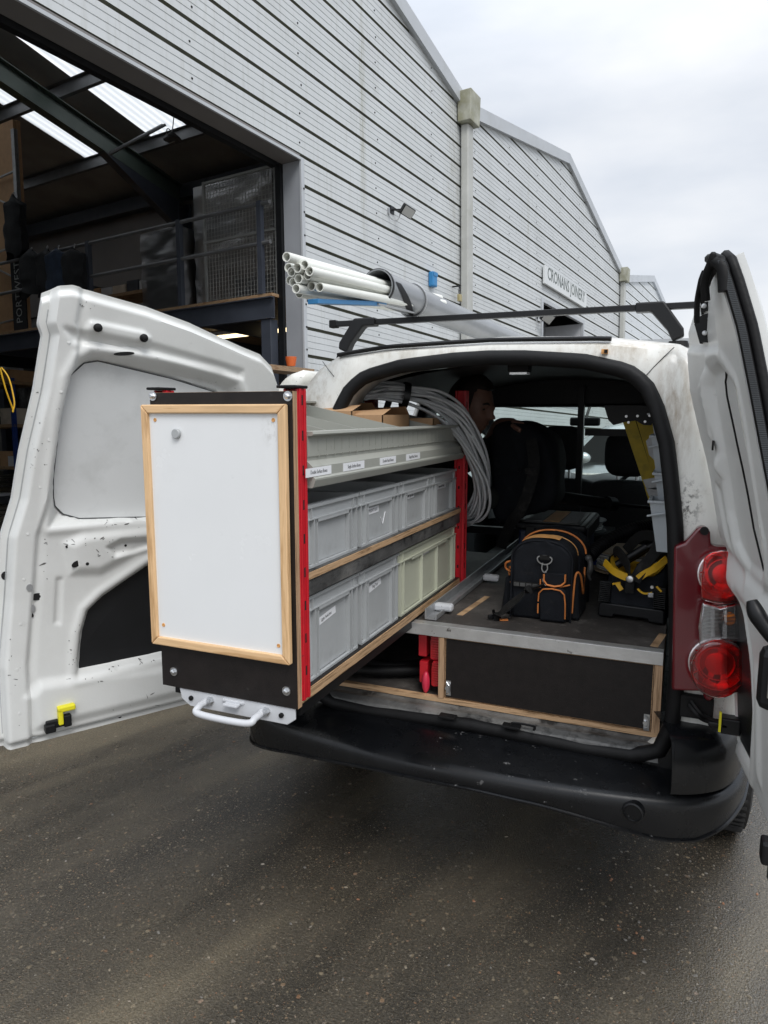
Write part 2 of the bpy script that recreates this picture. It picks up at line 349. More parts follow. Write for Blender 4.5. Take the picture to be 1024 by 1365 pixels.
 floodg=pm('floodlight_glass', (.42,.42,.40), .2, var=.1),
)
def skylight():
    m = bpy.data.materials.new('translucent_roof_sheet'); m.use_nodes = True; t = m.node_tree; t.nodes.clear()
    a = nd(t, 'ShaderNodeBsdfTranslucent'); a.inputs[0].default_value = (.66,.675,.675,1)
    b = nd(t, 'ShaderNodeBsdfTransparent'); b.inputs[0].default_value = (.95,.96,.95,1)
    x = nd(t, 'ShaderNodeMixShader'); x.inputs[0].default_value = .03
    ln(t, a.outputs[0], x.inputs[1]); ln(t, b.outputs[0], x.inputs[2]); ln(t, x.outputs[0], nd(t, 'ShaderNodeOutputMaterial').inputs[0]); return m
M['skylight'] = skylight()
def asphalt():
    m = bpy.data.materials.new('wet_asphalt'); m.use_nodes = True; t = m.node_tree; b = t.nodes['Principled BSDF']
    c = nd(t, 'ShaderNodeTexCoord').outputs['Object']
    def noise(scale, det=5, ro=.55, vec=None):
        n = nd(t, 'ShaderNodeTexNoise'); n.inputs['Scale'].default_value = scale; n.inputs['Detail'].default_value = det
        n.inputs['Roughness'].default_value = ro; ln(t, vec or c, n.inputs['Vector']); return n.outputs[0]
    mpn = nd(t, 'ShaderNodeMapping'); mpn.vector_type = 'TEXTURE'; mpn.inputs['Rotation'].default_value = (0,0,rad(71)); mpn.inputs['Scale'].default_value = (2.4,.62,1); ln(t, c, mpn.inputs[0])
    big = noise(1.1, 5, .55, mpn.outputs[0])
    base = ramp(t, big, [(.36, (.032,.029,.024)), (.5, (.066,.057,.043)), (.64, (.130,.109,.074))])
    fine = ramp(t, noise(130, 3, .7), [(.3, .55), (.7, 1.5)])
    base = mixc(t, 1, base, fine, 'MULTIPLY')
    wn = nd(t, 'ShaderNodeTexNoise'); wn.inputs['Scale'].default_value = 95; wn.inputs['Detail'].default_value = 3; ln(t, c, wn.inputs['Vector'])
    wv = nd(t, 'ShaderNodeVectorMath', operation='MULTIPLY_ADD'); ln(t, wn.outputs['Color'], wv.inputs[0]); wv.inputs[1].default_value = (.011,.011,.0); ln(t, c, wv.inputs[2])
    for sc, lo, hi, k in ((330, .56, .72, .5), (190, .70, .82, .68), (100, .85, .91, .72), (52, .945, .97, .75)):
        v = nd(t, 'ShaderNodeTexVoronoi'); v.inputs['Scale'].default_value = sc; ln(t, wv.outputs[0], v.inputs['Vector'])
        s3 = nd(t, 'ShaderNodeSeparateColor'); ln(t, v.outputs['Color'], s3.inputs[0])
        pick = ramp(t, s3.outputs[0], [(lo, 0), (hi, 1)])
        core = ramp(t, v.outputs['Distance'], [(.25, k), (.42, 0)])
        mm = nd(t, 'ShaderNodeMath', operation='MULTIPLY'); ln(t, pick, mm.inputs[0]); ln(t, core, mm.inputs[1])
        stone = ramp(t, s3.outputs[1], [(0, (.20,.16,.105)), (.4, (.13,.115,.09)), (.7, (.27,.22,.15)), (.9, (.22,.11,.055)), (1, (.36,.33,.28))])
        base = mixc(t, mm.outputs[0], base, stone)
    ln(t, base, b.inputs['Base Color'])
    wet = nd(t, 'ShaderNodeMath', operation='ADD'); ln(t, big, wet.inputs[0])
    m2 = nd(t, 'ShaderNodeMath', operation='MULTIPLY'); ln(t, noise(14, 5, .6), m2.inputs[0]); m2.inputs[1].default_value = .35; ln(t, m2.outputs[0], wet.inputs[1])
    rr = ramp(t, wet.outputs[0], [(.52, .16), (.66, .28), (.84, .48)])
    sx_ = nd(t, 'ShaderNodeSeparateXYZ'); ln(t, c, sx_.inputs[0])
    pa = nd(t, 'ShaderNodeMath', operation='MULTIPLY_ADD'); ln(t, noise(5, 6, .65), pa.inputs[0]); pa.inputs[1].default_value = .5; ln(t, sx_.outputs[0], pa.inputs[2])
    pud = ramp(t, pa.outputs[0], [(.28, 0), (.42, 1)])           # standing water along the right of the van
    ln(t, mixc(t, pud, rr, (.10,.10,.10)), b.inputs['Roughness']); ln(t, mixc(t, pud, (.5,.5,.5), (1,1,1)), b.inputs['Specular IOR Level'])
    b.inputs['Specular IOR Level'].default_value = .5
    v = nd(t, 'ShaderNodeTexVoronoi'); v.inputs['Scale'].default_value = 210; ln(t, wv.outputs[0], v.inputs['Vector'])
    ad = nd(t, 'ShaderNodeMath', operation='ADD'); ln(t, v.outputs['Distance'], ad.inputs[0]); ln(t, noise(120, 4, .7), ad.inputs[1])
    bn = nd(t, 'ShaderNodeBump'); bn.inputs['Strength'].default_value = .5; bn.inputs['Distance'].default_value = .004
    ln(t, ad.outputs[0], bn.inputs['Height']); ln(t, bn.outputs[0], b.inputs['Normal'])
    return m
M['asphalt'] = asphalt()
def streaked():
    """cladding with rain streaks and moss under the joints"""
    m = M['clad'].copy(); return m
# ------------------------------------------------------------------ setting: ground
g = MB(); g.add([(-90,-60,0),(90,-60,0),(90,150,0),(-90,150,0)], [(0,1,2,3)]); g.build('ground', M['asphalt'], kind='structure')

# ------------------------------------------------------------------ the industrial units
db = ray(1066, 588).normalized(); ub = -ray(672, 9240).normalized()
ub = (ub - db*ub.dot(db)).normalized(); wb = db.cross(ub)
if wb.dot(C0-(C0+ray(400,213)*7.8)) < 0: wb = -wb
BO = C0 + ray(400, 213)*7.8 - ub*4.3
BM = MX((db, -wb, ub)).transposed().to_4x4(); BM.translation = BO       # local: along the facade, into the building, up
def bl(u, d, h): return BM @ V((u, d, h))
TOP1 = [(-6.5, 6.62), (-.95, 7.80), (4.62, 6.62)]
TOP2 = [(4.62, 6.66), (10.25, 7.76), (16.1, 6.36)]
TOP3 = [(16.1, 6.2), (21.3, 7.2), (28.4, 5.85)]
PROF = [(0,0),(.003,.036),(.026,.036),(.038,0),(.104,0),(.107,.006),(.112,.006),(.115,0),(.175,0),(.178,.006),(.183,.006),(.186,0),(.246,0),(.249,.006),(.254,.006),(.257,0),(.31,0)]
def clad_facade(parent, top, holes):
    u0, u1 = top[0][0], top[-1][0]; ru, rv = top[1]
    def span(h):
        a = u0 if h <= top[0][1] else lerp(u0, ru, (h-top[0][1])/(rv-top[0][1]))
        b = u1 if h <= top[-1][1] else lerp(u1, ru, (h-top[-1][1])/(rv-top[-1][1]))
        return a, b
    k = -14; scr = MB(BM)
    while True:
        h0 = 4.336 + .31*k; k += 1
        if h0 > rv: break
        pr = [(h0+a, d) for a, d in PROF]
        for (a, b, c, e) in holes:
            for he in (c, e):
                if h0 < he < h0+.31:
                    i = next(i for i in range(len(pr)-1) if pr[i][0] <= he < pr[i+1][0]); pr.insert(i+1, (he, pr[i][1])); pr.insert(i+1, (he, pr[i][1]))
        groups = {}
        for (ha, da), (hb, d_b) in zip(pr, pr[1:]):
            if hb <= 0: continue
            hm = min((ha+hb)/2, rv-1e-4)
            la, ra = span(min(ha, rv)); lb, rb = span(min(hb, rv))
            cuts = sorted([(a, b) for (a, b, c, e) in holes if c <= hm <= e])
            segs = []; cur = None
            for (a, b) in cuts: segs.append((cur, a)); cur = b
            segs.append((cur, None))
            for i, (p, q) in enumerate(segs):
                groups.setdefault((i, len(segs)), []).append((max(ha,0), da, la if p is None else p, ra if q is None else q, min(hb,rv), d_b, lb if p is None else p, rb if q is None else q))
        for gk, qs in groups.items():
            m = MB(BM)
            for (ha, da, la, ra, hb, d_b, lb, rb) in qs:
                if ra-la < .02 and rb-lb < .02: continue
                m.mi = 1 if da > .03 else 0; m.add([(la,da,ha),(ra,da,ha),(rb,d_b,hb),(lb,d_b,hb)], [(0,1,2,3)])  # down-facing return takes the groove colour too, as painted shade
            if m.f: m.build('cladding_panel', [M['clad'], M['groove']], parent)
        # screw heads
        hs = h0+.145
        if 2 < hs < rv-.1:
            a, b = span(hs); u = math.ceil(a/1.62)*1.62 + .05*rnd.random()
            while u < b-.1:
                uu = u + .03*(rnd.random()-.5)
                if not any(p-.05 < uu < q+.05 and c < hs < e for (p, q, c, e) in holes):
                    scr.lathe([(.011,0),(.011,.004),(.006,.006),(.006,.009)], MX.Translation((uu, 0, hs)) @ MX.Rotation(rad(90), 4, 'X'), 6)
                u += 1.62
    scr.build('fixing_screws', M['rubber'], parent, kind='stuff')
def verge(parent, top, d=.07, hh=.2):
    for (a, ha), (b, hb) in zip(top, top[1:]):
        m = MB(BM); m.add([(a,-d,ha-hh),(b,-d,hb-hh),(b,-d,hb+.02),(a,-d,ha+.02),(a,.12,ha-hh),(b,.12,hb-hh),(b,.12,hb+.02),(a,.12,ha+.02)],
              [(0,1,2,3),(7,6,5,4),(0,4,5,1),(1,5,6,2),(2,6,7,3),(3,7,4,0)])
        m.build('verge_trim', M['trim'], parent)
OPN = (-5.3, -.0, 0, 4.3)
b1 = thing('warehouse', 'grey clad warehouse unit with wide open roller door and mezzanine inside', 'warehouse', BM)
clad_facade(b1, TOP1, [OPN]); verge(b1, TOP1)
# door surround
m = MB(BM); m.box((0,.004,0),(.07,.24,4.3)); m.build('door_jamb', M['jamb'], b1)
m = MB(BM); m.box((-.012,-.022,0),(.045,.002,4.325)); m.build('jamb_trim', M['trim'], b1)
m = MB(BM); m.box((-5.3,-.022,4.295),(-.014,.002,4.325)); m.build('lintel_trim', M['trim'], b1)
m = MB(BM); m.box((-5.3,.003,4.302),(-.002,.25,4.36)); m.build('lintel_soffit', M['sheetin'], b1)
m = MB(BM); m.box((-5.3,.255,4.25),(-.09,.33,4.36)); m.build('door_head_track', M['blackpl'], b1)
m = MB(BM); m.box((-.045,.245,0),(-.003,.32,4.3)); m.build('roller_track', M['blackpl'], b1)
for k in range(9):
    mm = MB(BM); mm.lathe([(.012,0),(.012,.004),(.006,.009)], MX.Translation((.03,-.023,2.0+.25*k)) @ MX.Rotation(rad(90),4,'X'), 6); mm.build('trim_screw', M['rubber'], b1)
# lining behind the cladding, party walls, back wall
m = MB(BM)
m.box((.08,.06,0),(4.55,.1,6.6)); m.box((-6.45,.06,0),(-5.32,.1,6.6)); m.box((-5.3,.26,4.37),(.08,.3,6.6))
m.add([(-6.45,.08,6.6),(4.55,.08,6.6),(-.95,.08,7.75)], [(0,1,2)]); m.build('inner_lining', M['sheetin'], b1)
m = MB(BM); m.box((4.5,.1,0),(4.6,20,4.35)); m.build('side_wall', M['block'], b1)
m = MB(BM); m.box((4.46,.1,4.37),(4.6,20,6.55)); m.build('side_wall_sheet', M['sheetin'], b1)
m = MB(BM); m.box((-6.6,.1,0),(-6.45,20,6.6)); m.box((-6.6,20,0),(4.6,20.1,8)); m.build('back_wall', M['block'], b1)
m = MB(BM); m.box((-6.45,.02,.004),(4.5,20,.012)); m.build('concrete_floor', M['conc'], b1)
def roof_h(u): return interp(u, [(-6.6,6.60),(-.95,7.78),(4.62,6.60)])
def roof_strip(d0, d1, ua, uc, mat, name):
    m = MB(BM); a, b = roof_h(ua), roof_h(uc)
    if 'sky' in name: m.grid(lambda s, v: V((lerp(ua,uc,s), lerp(d0,d1,v), lerp(a,b,s)+.02*math.sin(lerp(d0,d1,v)*2*math.pi/.15))), 2, int((d1-d0)/.15*8))
    else: m.add([(ua,d0,a),(uc,d0,b),(uc,d1,b),(ua,d1,a)], [(0,1,2,3)])
    m.build(name, mat, b1, smooth=60)
for d0, d1, sk in ((.1,4.85,0),(4.85,5.75,1),(5.75,6.55,0),(6.55,7.6,1),(7.6,10.2,0),(10.2,11.3,1),(11.3,14,0),(14,15,1),(15,20,0)):  # rear and left slope skylights are added to brighten the interior
    roof_strip(d0, d1, -.95, 3.25 if sk else 4.62, M['skylight'] if sk else M['roofdk'], 'skylight_sheet' if sk else 'roof_sheet')
    if sk: roof_strip(d0, d1, 3.25, 4.62, M['roofdk'], 'roof_sheet')
    roof_strip(d0, d1, -6.6, -5.0 if sk else -.95, M['roofdk'], 'roof_sheet')
    if sk: roof_strip(d0, d1, -5.0, -.95, M['skylight'], 'skylight_sheet')
for u in (3.2, 1.55, -.1, -2.6, -4.3):
    h = roof_h(u)
    m = MB(BM); m.box((u-.03,.12,h-.21),(u-.024,20,h-.012)); m.box((u-.024,.12,h-.21),(u+.05,20,h-.203)); m.box((u-.09,.12,h-.02),(u-.024,20,h-.012)); m.build('purlin', M['purlin'], b1)
m = MB(BM); m.box((4.22,.12,6.18),(4.42,20,6.44)); m.build('eaves_beam', M['steelblue'], b1)
def ibeam(m, p, q, dep, wd, tf=.016):
    p = V(p); q = V(q); dr = (q-p).normalized(); up = V((0,1,0)).cross(dr).normalized()
    if up.z < 0: up = -up
    y = V((0,1,0))
    def slab(o0, o1, hw):
        m.add([e + up*o + y*s for e in (p, q) for (o, s) in ((o0,-hw),(o0,hw),(o1,hw),(o1,-hw))], [(0,1,2,3),(7,6,5,4),(0,4,5,1),(1,5,6,2),(2,6,7,3),(3,7,4,0)])
    slab(-dep/2, -dep/2+tf, wd/2); slab(dep/2-tf, dep/2, wd/2); slab(-dep/2+tf, dep/2-tf, .006)
for d in (6.15, 12.4):
    m = MB(BM); ibeam(m, (-.95,d,7.33), (4.3,d,6.22), .36, .19); m.build('rafter', M['steelgreen'], b1)
    m = MB(BM); ibeam(m, (-.95,d,7.33), (-6.3,d,6.22), .36, .19); m.build('rafter', M['steelgreen'], b1)
    m = MB(BM)
    m.add([(2.3,d-.09,6.47),(4.1,d-.09,6.08),(4.1,d-.09,5.55),(2.3,d+.09,6.47),(4.1,d+.09,6.08),(4.1,d+.09,5.55)], [(0,1,2),(5,4,3),(0,2,5,3),(2,1,4,5)])
    m.build('haunch', M['steelblue'], b1)
    m = MB(BM); m.box((4.08,d-.1,0),(4.1,d+.1,6.1)); m.box((4.4,d-.1,0),(4.42,d+.1,6.1)); m.box((4.1,d-.006,0),(4.4,d+.006,6.1)); m.build('portal_column', M['steelblue'], b1)
m = MB(BM); m.tube([(2.45,6.1,6.42),(3.0,5.2,6.95)], .035, 8); m.build('roof_brace', M['purlin'], b1)
# strip lights under the mezzanine
for (u, d, h, L, mt, lb) in ((2.0,8.6,2.86,1.3,'tubelit','lit strip light under the mezzanine beside the raised left van door'),
                      (1.4,2.0,2.79,1.5,'lampwarm','warm lit strip light under the mezzanine beside the roller door jamb')):
    t = thing('strip_light', lb, 'strip light', BM @ MX.Translation((u,d,h)), 'lit strip lights under the mezzanine')
    m = MB(W[t]); m.box((-.06,-L/2,.0),(.06,L/2,.05)); m.build('batten', M['gpaint'], t)
    m = MB(W[t]); m.tube([(0,-L/2+.03,-.025),(0,L/2-.03,-.025)], .024, 8); m.build('lit_tube', M[mt], t)

b2 = thing('joinery_unit', 'grey clad gabled unit beside the warehouse with a name board', 'industrial unit', BM)
DOOR2 = (8.45, 11.9, 2.0, 4.26)
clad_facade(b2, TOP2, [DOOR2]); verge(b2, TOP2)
m = MB(BM); m.box((4.63,.06,0),(8.44,.12,6.5)); m.box((11.91,.06,0),(16.0,.12,6.3)); m.box((8.4,.06,4.28),(11.95,.12,6.4))
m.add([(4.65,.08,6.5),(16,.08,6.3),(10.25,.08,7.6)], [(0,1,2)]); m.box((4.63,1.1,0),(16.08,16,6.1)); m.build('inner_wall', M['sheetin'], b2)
m = MB(BM); m.add([(4.62,.0,6.64),(10.25,0,7.74),(16.1,0,6.34),(4.62,16,6.64),(10.25,16,7.74),(16.1,16,6.34)], [(0,1,4,3),(1,2,5,4)]); m.build('roof', M['roofdk'], b2)
m = MB(BM); m.box((8.47,.95,1.5),(11.88,1.0,4.26)); m.build('door_panel', M['jamb'], b2); m = MB(BM); m.box((11.80,.055,1.5),(11.895,.95,4.18)); m.build('reveal', M['gpaint'], b2); m = MB(BM); m.box((8.455,.055,1.5),(8.55,.95,4.18)); m.build('reveal', M['gpaint'], b2)
m = MB(BM); m.box((8.45,-.03,2.0),(8.55,.05,4.26)); m.box((11.8,-.03,2.0),(11.9,.05,4.26)); m.box((8.55,-.03,4.18),(11.8,.05,4.26)); m.build('window_frame', M['trim'], b2)
b3 = thing('far_unit', 'smaller grey clad gabled unit at the far end of the row', 'industrial unit', BM)
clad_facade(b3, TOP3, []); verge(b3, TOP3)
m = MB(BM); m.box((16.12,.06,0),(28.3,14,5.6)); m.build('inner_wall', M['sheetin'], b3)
m = MB(BM); m.add([(16.1,.0,6.18),(21.3,0,7.18),(28.4,0,5.83),(16.1,14,6.18),(21.3,14,7.18),(28.4,14,5.83)], [(0,1,4,3),(1,2,5,4)]); m.build('roof', M['roofdk'], b3)
# name board
sg = thing('name_board', 'pale name board with dark serif style letters above the joinery unit door', 'sign', BM @ MX.Translation((10.17,-.03,4.74)))
m = MB(W[sg]); m.box((-1.70,-.05,-.19),(1.70,-.0,.19)); m.build('board', M['signw'], sg, bevel=.006)
T = W[sg] @ MX.Translation((0,-.052,.045)) @ MX.Rotation(rad(90),4,'X')
text("CRONANS JOINERY", .37, T, M['signk'], sg, sx=.93, bold=.004)
# rainwater hoppers and downpipes
for (u, hb_, ht, wd, lab) in ((4.32,6.22,6.68,.40,'square mossy downpipe and hopper between the warehouse and the joinery unit'),
                     (16.0,5.98,6.38,.40,'far downpipe and hopper at the end of the joinery unit')):
    t = thing('downpipe', lab, 'downpipe', BM @ MX.Translation((u,0,0)), 'rainwater downpipes on the unit fronts')
    m = MB(W[t]); wq = wd/2
    m.add([(-wq*.95,-.24,hb_),(wq*.95,-.24,hb_),(wq*.95,-.02,hb_),(-wq*.95,-.02,hb_),(-wq,-.255,ht),(wq,-.255,ht),(wq,-.02,ht),(-wq,-.02,ht)], [(3,2,1,0),(4,5,6,7),(0,1,5,4),(1,2,6,5),(2,3,7,6),(3,0,4,7)])
    m.build('hopper', M['moss'], t, bevel=.012)
    m = MB(W[t]); m.box((-.09,-.16,0),(.13,-.03,hb_-.003)); m.build('pipe', pm('pipe_paint_%d' % (u*10), (.44,.445,.42), .5, var=.1, sc=3, dirt=[((.25,.24,.17),2.5,.5,.75,.5)]), t, bevel=.02)
# floodlights
def flood(loc, lab, s, tilt):
    t = thing('floodlight', lab, 'floodlight', BM @ MX.Translation(loc), 'floodlights on the unit fronts')
    R_ = W[t] @ MX.Translation((.06,-.20,0)) @ MX.Rotation(rad(tilt),4,'X') @ MX.Rotation(rad(-28),4,'Z')
    m = MB(W[t]); m.bar((0,-.0,.03),(.05,-.17,.02),.02,.02); m.box((-.05,-.012,-.02),(.05,0,.08)); m.build('bracket', M['blackpl'], t)
    m = MB(R_); m.box((-s,-.05,-s*.72),(s,.02,s*.72)); m.build('housing', M['blackpl'], t, bevel=.01)
    m = MB(R_); m.box((-s*.86,-.056,-s*.6),(s*.86,-.0505,s*.6)); m.build('lens', M['floodg'], t)
    m = MB(W[t]); m.tube(spline([(0,-.14,-.02),(-.02,-.10,-.12),(-.08,-.03,-.10),(-.1,-.01,.04)],5), .008, 6); m.box((-.12,-.02,-.05),(-.08,0,.02)); m.build('lead', M['steel'], t)
flood((2.04,0,4.29), 'small square floodlight high on the warehouse cladding', .095, 38)
flood((8.2,0,3.80), 'grey floodlight left of the joinery unit door', .15, 42)
# blue box and hanging padlock
t = thing('blue_box', 'small blue box fixed to the warehouse cladding by the downpipe', 'box', BM @ MX.Translation((3.19,-.002,3.62)))
m = MB(W[t]); m.box((-.07,-.09,-.11),(.07,0,.11)); m.build('casing', M['bluepipe'], t, bevel=.02)
m = MB(W[t]); m.box((-.066,-.097,.04),(.066,-.0905,.102)); m.build('cover', M['bluepipe'], t, bevel=.003)
t = thing('padlock', 'brass padlock hanging from a hook beside the downpipe', 'padlock', BM @ MX.Translation((4.02,-.01,3.6)))
m = MB(W[t]); m.tube([(-.06,-.0,.06),(-.05,-.1,.06),(.03,-.1,.06)], .012, 6); m.tube(spline([(-.02,-.1,.05),(-.03,-.1,-.03),(.0,-.1,-.06),(.03,-.1,-.03),(.02,-.1,.05)],4), .007, 6); m.build('hook', M['blackpl'], t)
m = MB(W[t]); m.box((-.045,-.125,-.17),(.045,-.075,-.06)); m.build('lock_body', pm('brass', (.5,.42,.22), .35, metal=.8), t, bevel=.008)

# ------------------------------------------------------------------ mezzanine and its goods
MZ = thing('mezzanine', 'blue grey steel mezzanine deck with a timber edge inside the warehouse', 'mezzanine', BM)
m = MB(BM); m.box((-.17,.30,2.845),(4.45,12,2.88)); m.build('deck', M['wood'], MZ)
m = MB(BM); m.box((-.14,.30,2.60),(-.125,12,2.84)); m.box((-.19,.30,2.60),(-.14,12,2.612)); m.box((-.19,.30,2.83),(-.14,12,2.842)); m.build('edge_beam', M['steelblue'], MZ)
for d in (.33, 3.6, 6.8, 10.2):
    m = MB(BM); m.box((-.17,d,0),(-.04,d+.14,2.595)); m.build('post', M['steelblue'], MZ, bevel=.005)
for d in (1.5, 3.0, 4.5, 6.0, 7.5, 9):
    m = MB(BM); m.box((-.12,d,2.64),(4.4,d+.06,2.84)); m.build('joist', M['steelblue'], MZ)
GR = thing('guard_rail', 'tubular guard rail along the mezzanine edge', 'guard rail', BM @ MX.Translation((-.15,.5,2.88)))
for h in (3.87, 3.44):
    m = MB(BM); m.tube([(-.15,.32,h),(-.15,9.5,h)], .024, 8); m.build('rail', M['purlin'], GR, smooth=40)
for d in (.46, 1.72, 3.4, 5.6, 7.4, 9.2):
    m = MB(BM); m.box((-.18,d-.03,2.882),(-.12,d+.03,3.9)); m.build('rail_post', M['steelblue'], GR)
# mesh gate
G = thing('mesh_gate', 'tall pale wire mesh panel standing on the mezzanine by the jamb', 'mesh panel', BM @ MX.Translation((.1,.7,2.88)))
m = MB(BM)
for p, q in (((.1,.43,2.9),(.1,.43,4.38)),((.1,1.54,2.9),(.1,1.54,4.38)),((.1,.43,4.36),(.1,1.54,4.36)),((.1,.43,2.92),(.1,1.54,2.92)),((.1,.43,3.66),(.1,1.54,3.66))): m.bar(p, q, .03, .03)
m.build('frame', M['wire'], G)
m = MB(BM); 
for k in range(1, 22): m.bar((.1,.43+.05*k,2.92),(.1,.43+.05*k,4.36), .006, .006)
for k in range(1, 29): m.bar((.106,.43,2.92+.05*k),(.106,1.54,2.92+.05*k), .006, .006)
m.build('mesh_wires', M['wire'], G, kind='stuff')
# wrapped pallets
def wrapped(u0, u1, d0, d1, h1, lab, mt, n):
    t = thing('wrapped_pallet', lab, 'wrapped pallet', BM @ MX.Translation((u0,d0,2.882)), 'stretch wrapped pallets on the mezzanine')
    m = MB(BM)
    for k in range(3): m.box((u0, d0+(d1-d0)*k*.43, 2.884),(u1, d0+(d1-d0)*(k*.43+.12), 2.97))
    m.box((u0,d0,2.972),(u1,d1,2.99)); m.build('pallet_base', M['wood'], t)
    hh = (h1-2.995)/n
    for k in range(n):
        for j in range(2):
            e = .012*rnd.random(); m = MB(BM); dm = (d0+d1)/2
            m.box((u0+e, d0+e if j == 0 else dm+.008, 2.994+hh*k),(u1-e, dm-.008 if j == 0 else d1-e, 2.992+hh*(k+1)-.004)); m.build('carton', M[mt if (k+2*j) % 5 else 'dkcarton'], t)
    m = MB(BM); sd_ = rnd.random()*50
    def crum(p): return V(p) + NZ.noise_vector(V((p[0]*4+sd_,p[1]*4,p[2]*6)))*.016 + V((0,0,NZ.noise(V((p[0]*3,p[1]*3,p[2]*26+sd_)))*.01)) + V((-1,0,0))*max(0,NZ.noise(V((p[1]*3,p[2]*30,sd_))))*.012
    a, b, c, d = (u0-.03,d1+.03),(u0-.03,d0-.03),(u1+.03,d0-.03),(u1+.03,d1+.03)
    for (x0,y0),(x1,y1) in ((a,b),(b,c)): m.grid(lambda s, v: crum((lerp(x0,x1,s),lerp(y0,y1,s),lerp(2.96,h1+.06,v))), 22, 36)
    m.grid(lambda s, v: crum((lerp(u0-.03,u1+.03,s),lerp(d0-.03,d1+.03,v),h1+.06)), 16, 16)
    m.build('stretch_film', M['film'], t, smooth=60)
    return t
wrapped(.5, 1.4, .80, 2.05, 4.46, 'tall stretch wrapped pallet behind the mesh panel', 'carton', 5)
t = wrapped(.3, 1.1, 2.18, 2.85, 3.95, 'shorter shiny wrapped pallet left of the mesh panel', 'dkcarton', 3)
m = MB(BM); m.box((.6,1.0,4.54),(.95,1.35,4.62)); props(m.build('polystyrene_block', M['reelw']), 'pale foam block on top of the tall wrapped pallet', 'foam block')
# racking with board stack, jackets, banner
t = thing('pallet_rack', 'grey rack upright with diagonal braces in front of brown boards', 'rack', BM @ MX.Translation((-.05,4.9,2.88)))
for d in (5.06, 5.9):
    m = MB(BM); m.box((-.03,d,2.882),(.03,d+.07,5.75 if d < 5.5 else 5.72)); m.build('upright', M['steel'], t)
for k in range(5):
    m = MB(BM); z0 = 3.1+.52*k; m.bar((0,5.12,z0),(0,5.95,z0+.36 if k % 2 else z0-.05), .03, .02); m.build('brace', M['steel'], t)
for d0, d1, h1, c in ((5.2,6.1,5.95,'first'),(6.15,7.4,6.1,'second')):
    m = MB(BM); n = 2
    tt = thing('board_stack', 'tall stack of brown boards behind the rack upright' if c == 'first' else 'second stack of brown boards deeper in the warehouse', 'board stack', BM @ MX.Translation((.08,d0,2.88)), 'brown board stacks on the mezzanine')
    for k in range(n):
        m = MB(BM); m.box((.06+.06*k,d0+.01*rnd.random(),2.883),(.06+.06*k+.056,d1,h1-.02*rnd.random())); m.build('board', M['card'], tt)
def jacket(u, d, h, s, mt, lab, ln_=.75):
    t = thing('hanging_jacket', lab, 'jacket', BM @ MX.Translation((u,d,h)), 'work clothes hung on the mezzanine rail')
    def fn(a, v):
        r = lerp(.02, .19*s, sst(0,.16,v))*(1+.15*NZ.noise(V((v*3,d*3,0)))); ang = 2*math.pi*a; sg = lambda t: math.copysign(abs(t)**.6, t)
        p = V((u + .42*r*sg(math.cos(ang)), d + r*sg(math.sin(ang))*(1.0+.1*math.sin(5*ang)), h - ln_*v - (.05*abs(math.sin(ang)) if v < .2 else 0) + (.05*math.sin(3*ang) if v > .9 else 0)))
        return p + NZ.noise_vector(p*V((1,1,1)).x*7)*.04
    m = MB(BM); m.grid(fn, 18, 14, cu=True); m.build('cloth', M[mt], t, smooth=70)
    m = MB(BM); m.tube(spline([(u,d,h-.03),(u,d,h+.01),(u+.02,d+.01,h+.03),(u+.03,d+.02,h+.01)],4), .006, 5); m.build('hook', M['steel'], t)
jacket(-.16,4.95,4.78,1.0,'darkcl','black jacket hung high on the rack upright',.85)
for i, (d, mt, lb) in enumerate(((4.55,'darkcl','black jacket over the guard rail next to the banner'),(4.2,'darkcl','black overall hung over the guard rail between the jackets'),(3.95,'bluecl','navy jacket with pale patch over the guard rail'),(3.62,'darkcl','black jacket over the guard rail by its post'))):
    jacket(-.2,d,3.95-.03*i,1.2,mt,lb,.62)
t = thing('banner', 'black vertical banner with pale lettering on the rack', 'banner', BM @ MX.Translation((-.1,5.0,2.9)))
m = MB(BM); m.box((-.075,4.93,2.89),(-.055,5.25,4.05)); m.build('cloth', M['darkcl'], t)
Tx = frame(bl(-.079,5.085,3.44), BM.to_3x3() @ V((0,0,1)), BM.to_3x3() @ V((0,1,0)))
text('PORTWEST', .2, Tx, M['wire'], t, sx=.86)
# shelves with blue racking under and on the mezzanine
def rack(u, d, h, lab, n=3, L=1.6, hh=1.0, stuffs=True):
    t = thing('blue_rack', lab, 'shelving', BM @ MX.Translation((u,d,h)), 'blue racking in the warehouse')
    for a in (0, L):
        for b in (0, .5):
            m = MB(BM); m.box((u+b,d+a,h),(u+b+.06,d+a+.06,h+hh)); m.build('upright', M['blueup'], t)
    for k in range(n):
        z = h+.15+(hh-.2)*k/max(1,n-1)
        m = MB(BM); m.box((u,d,z-.05),(u+.56,d+L+.06,z)); m.build('shelf', M['wood'], t)
        if stuffs:
            x = d+.1
            while x < d+L-.25:
                w_ = .18+.2*rnd.random(); m = MB(BM); m.box((u+.05,x,z+.002),(u+.5,x+w_,z+.12+.15*rnd.random()))
                m.build('stored_box', M[rnd.choice(['carton','dkcarton','dkcarton','gpaint','card'])], t); x += w_+.03
rack(1.2,3.6,2.885,'low blue rack with boxes on the mezzanine by the wall',2,2.2,.75)
rack(.5,6.3,.02,'blue racking bay under the mezzanine beside the left van door',4,1.7,2.3)
rack(2.4,1.2,.02,'blue racking bay under the mezzanine behind the door jamb',4,2.0,2.2)
t = thing('air_hose', 'yellow air hose looped from the mezzanine beside the van door', 'hose', BM @ MX.Translation((.3,6.0,2.2)))
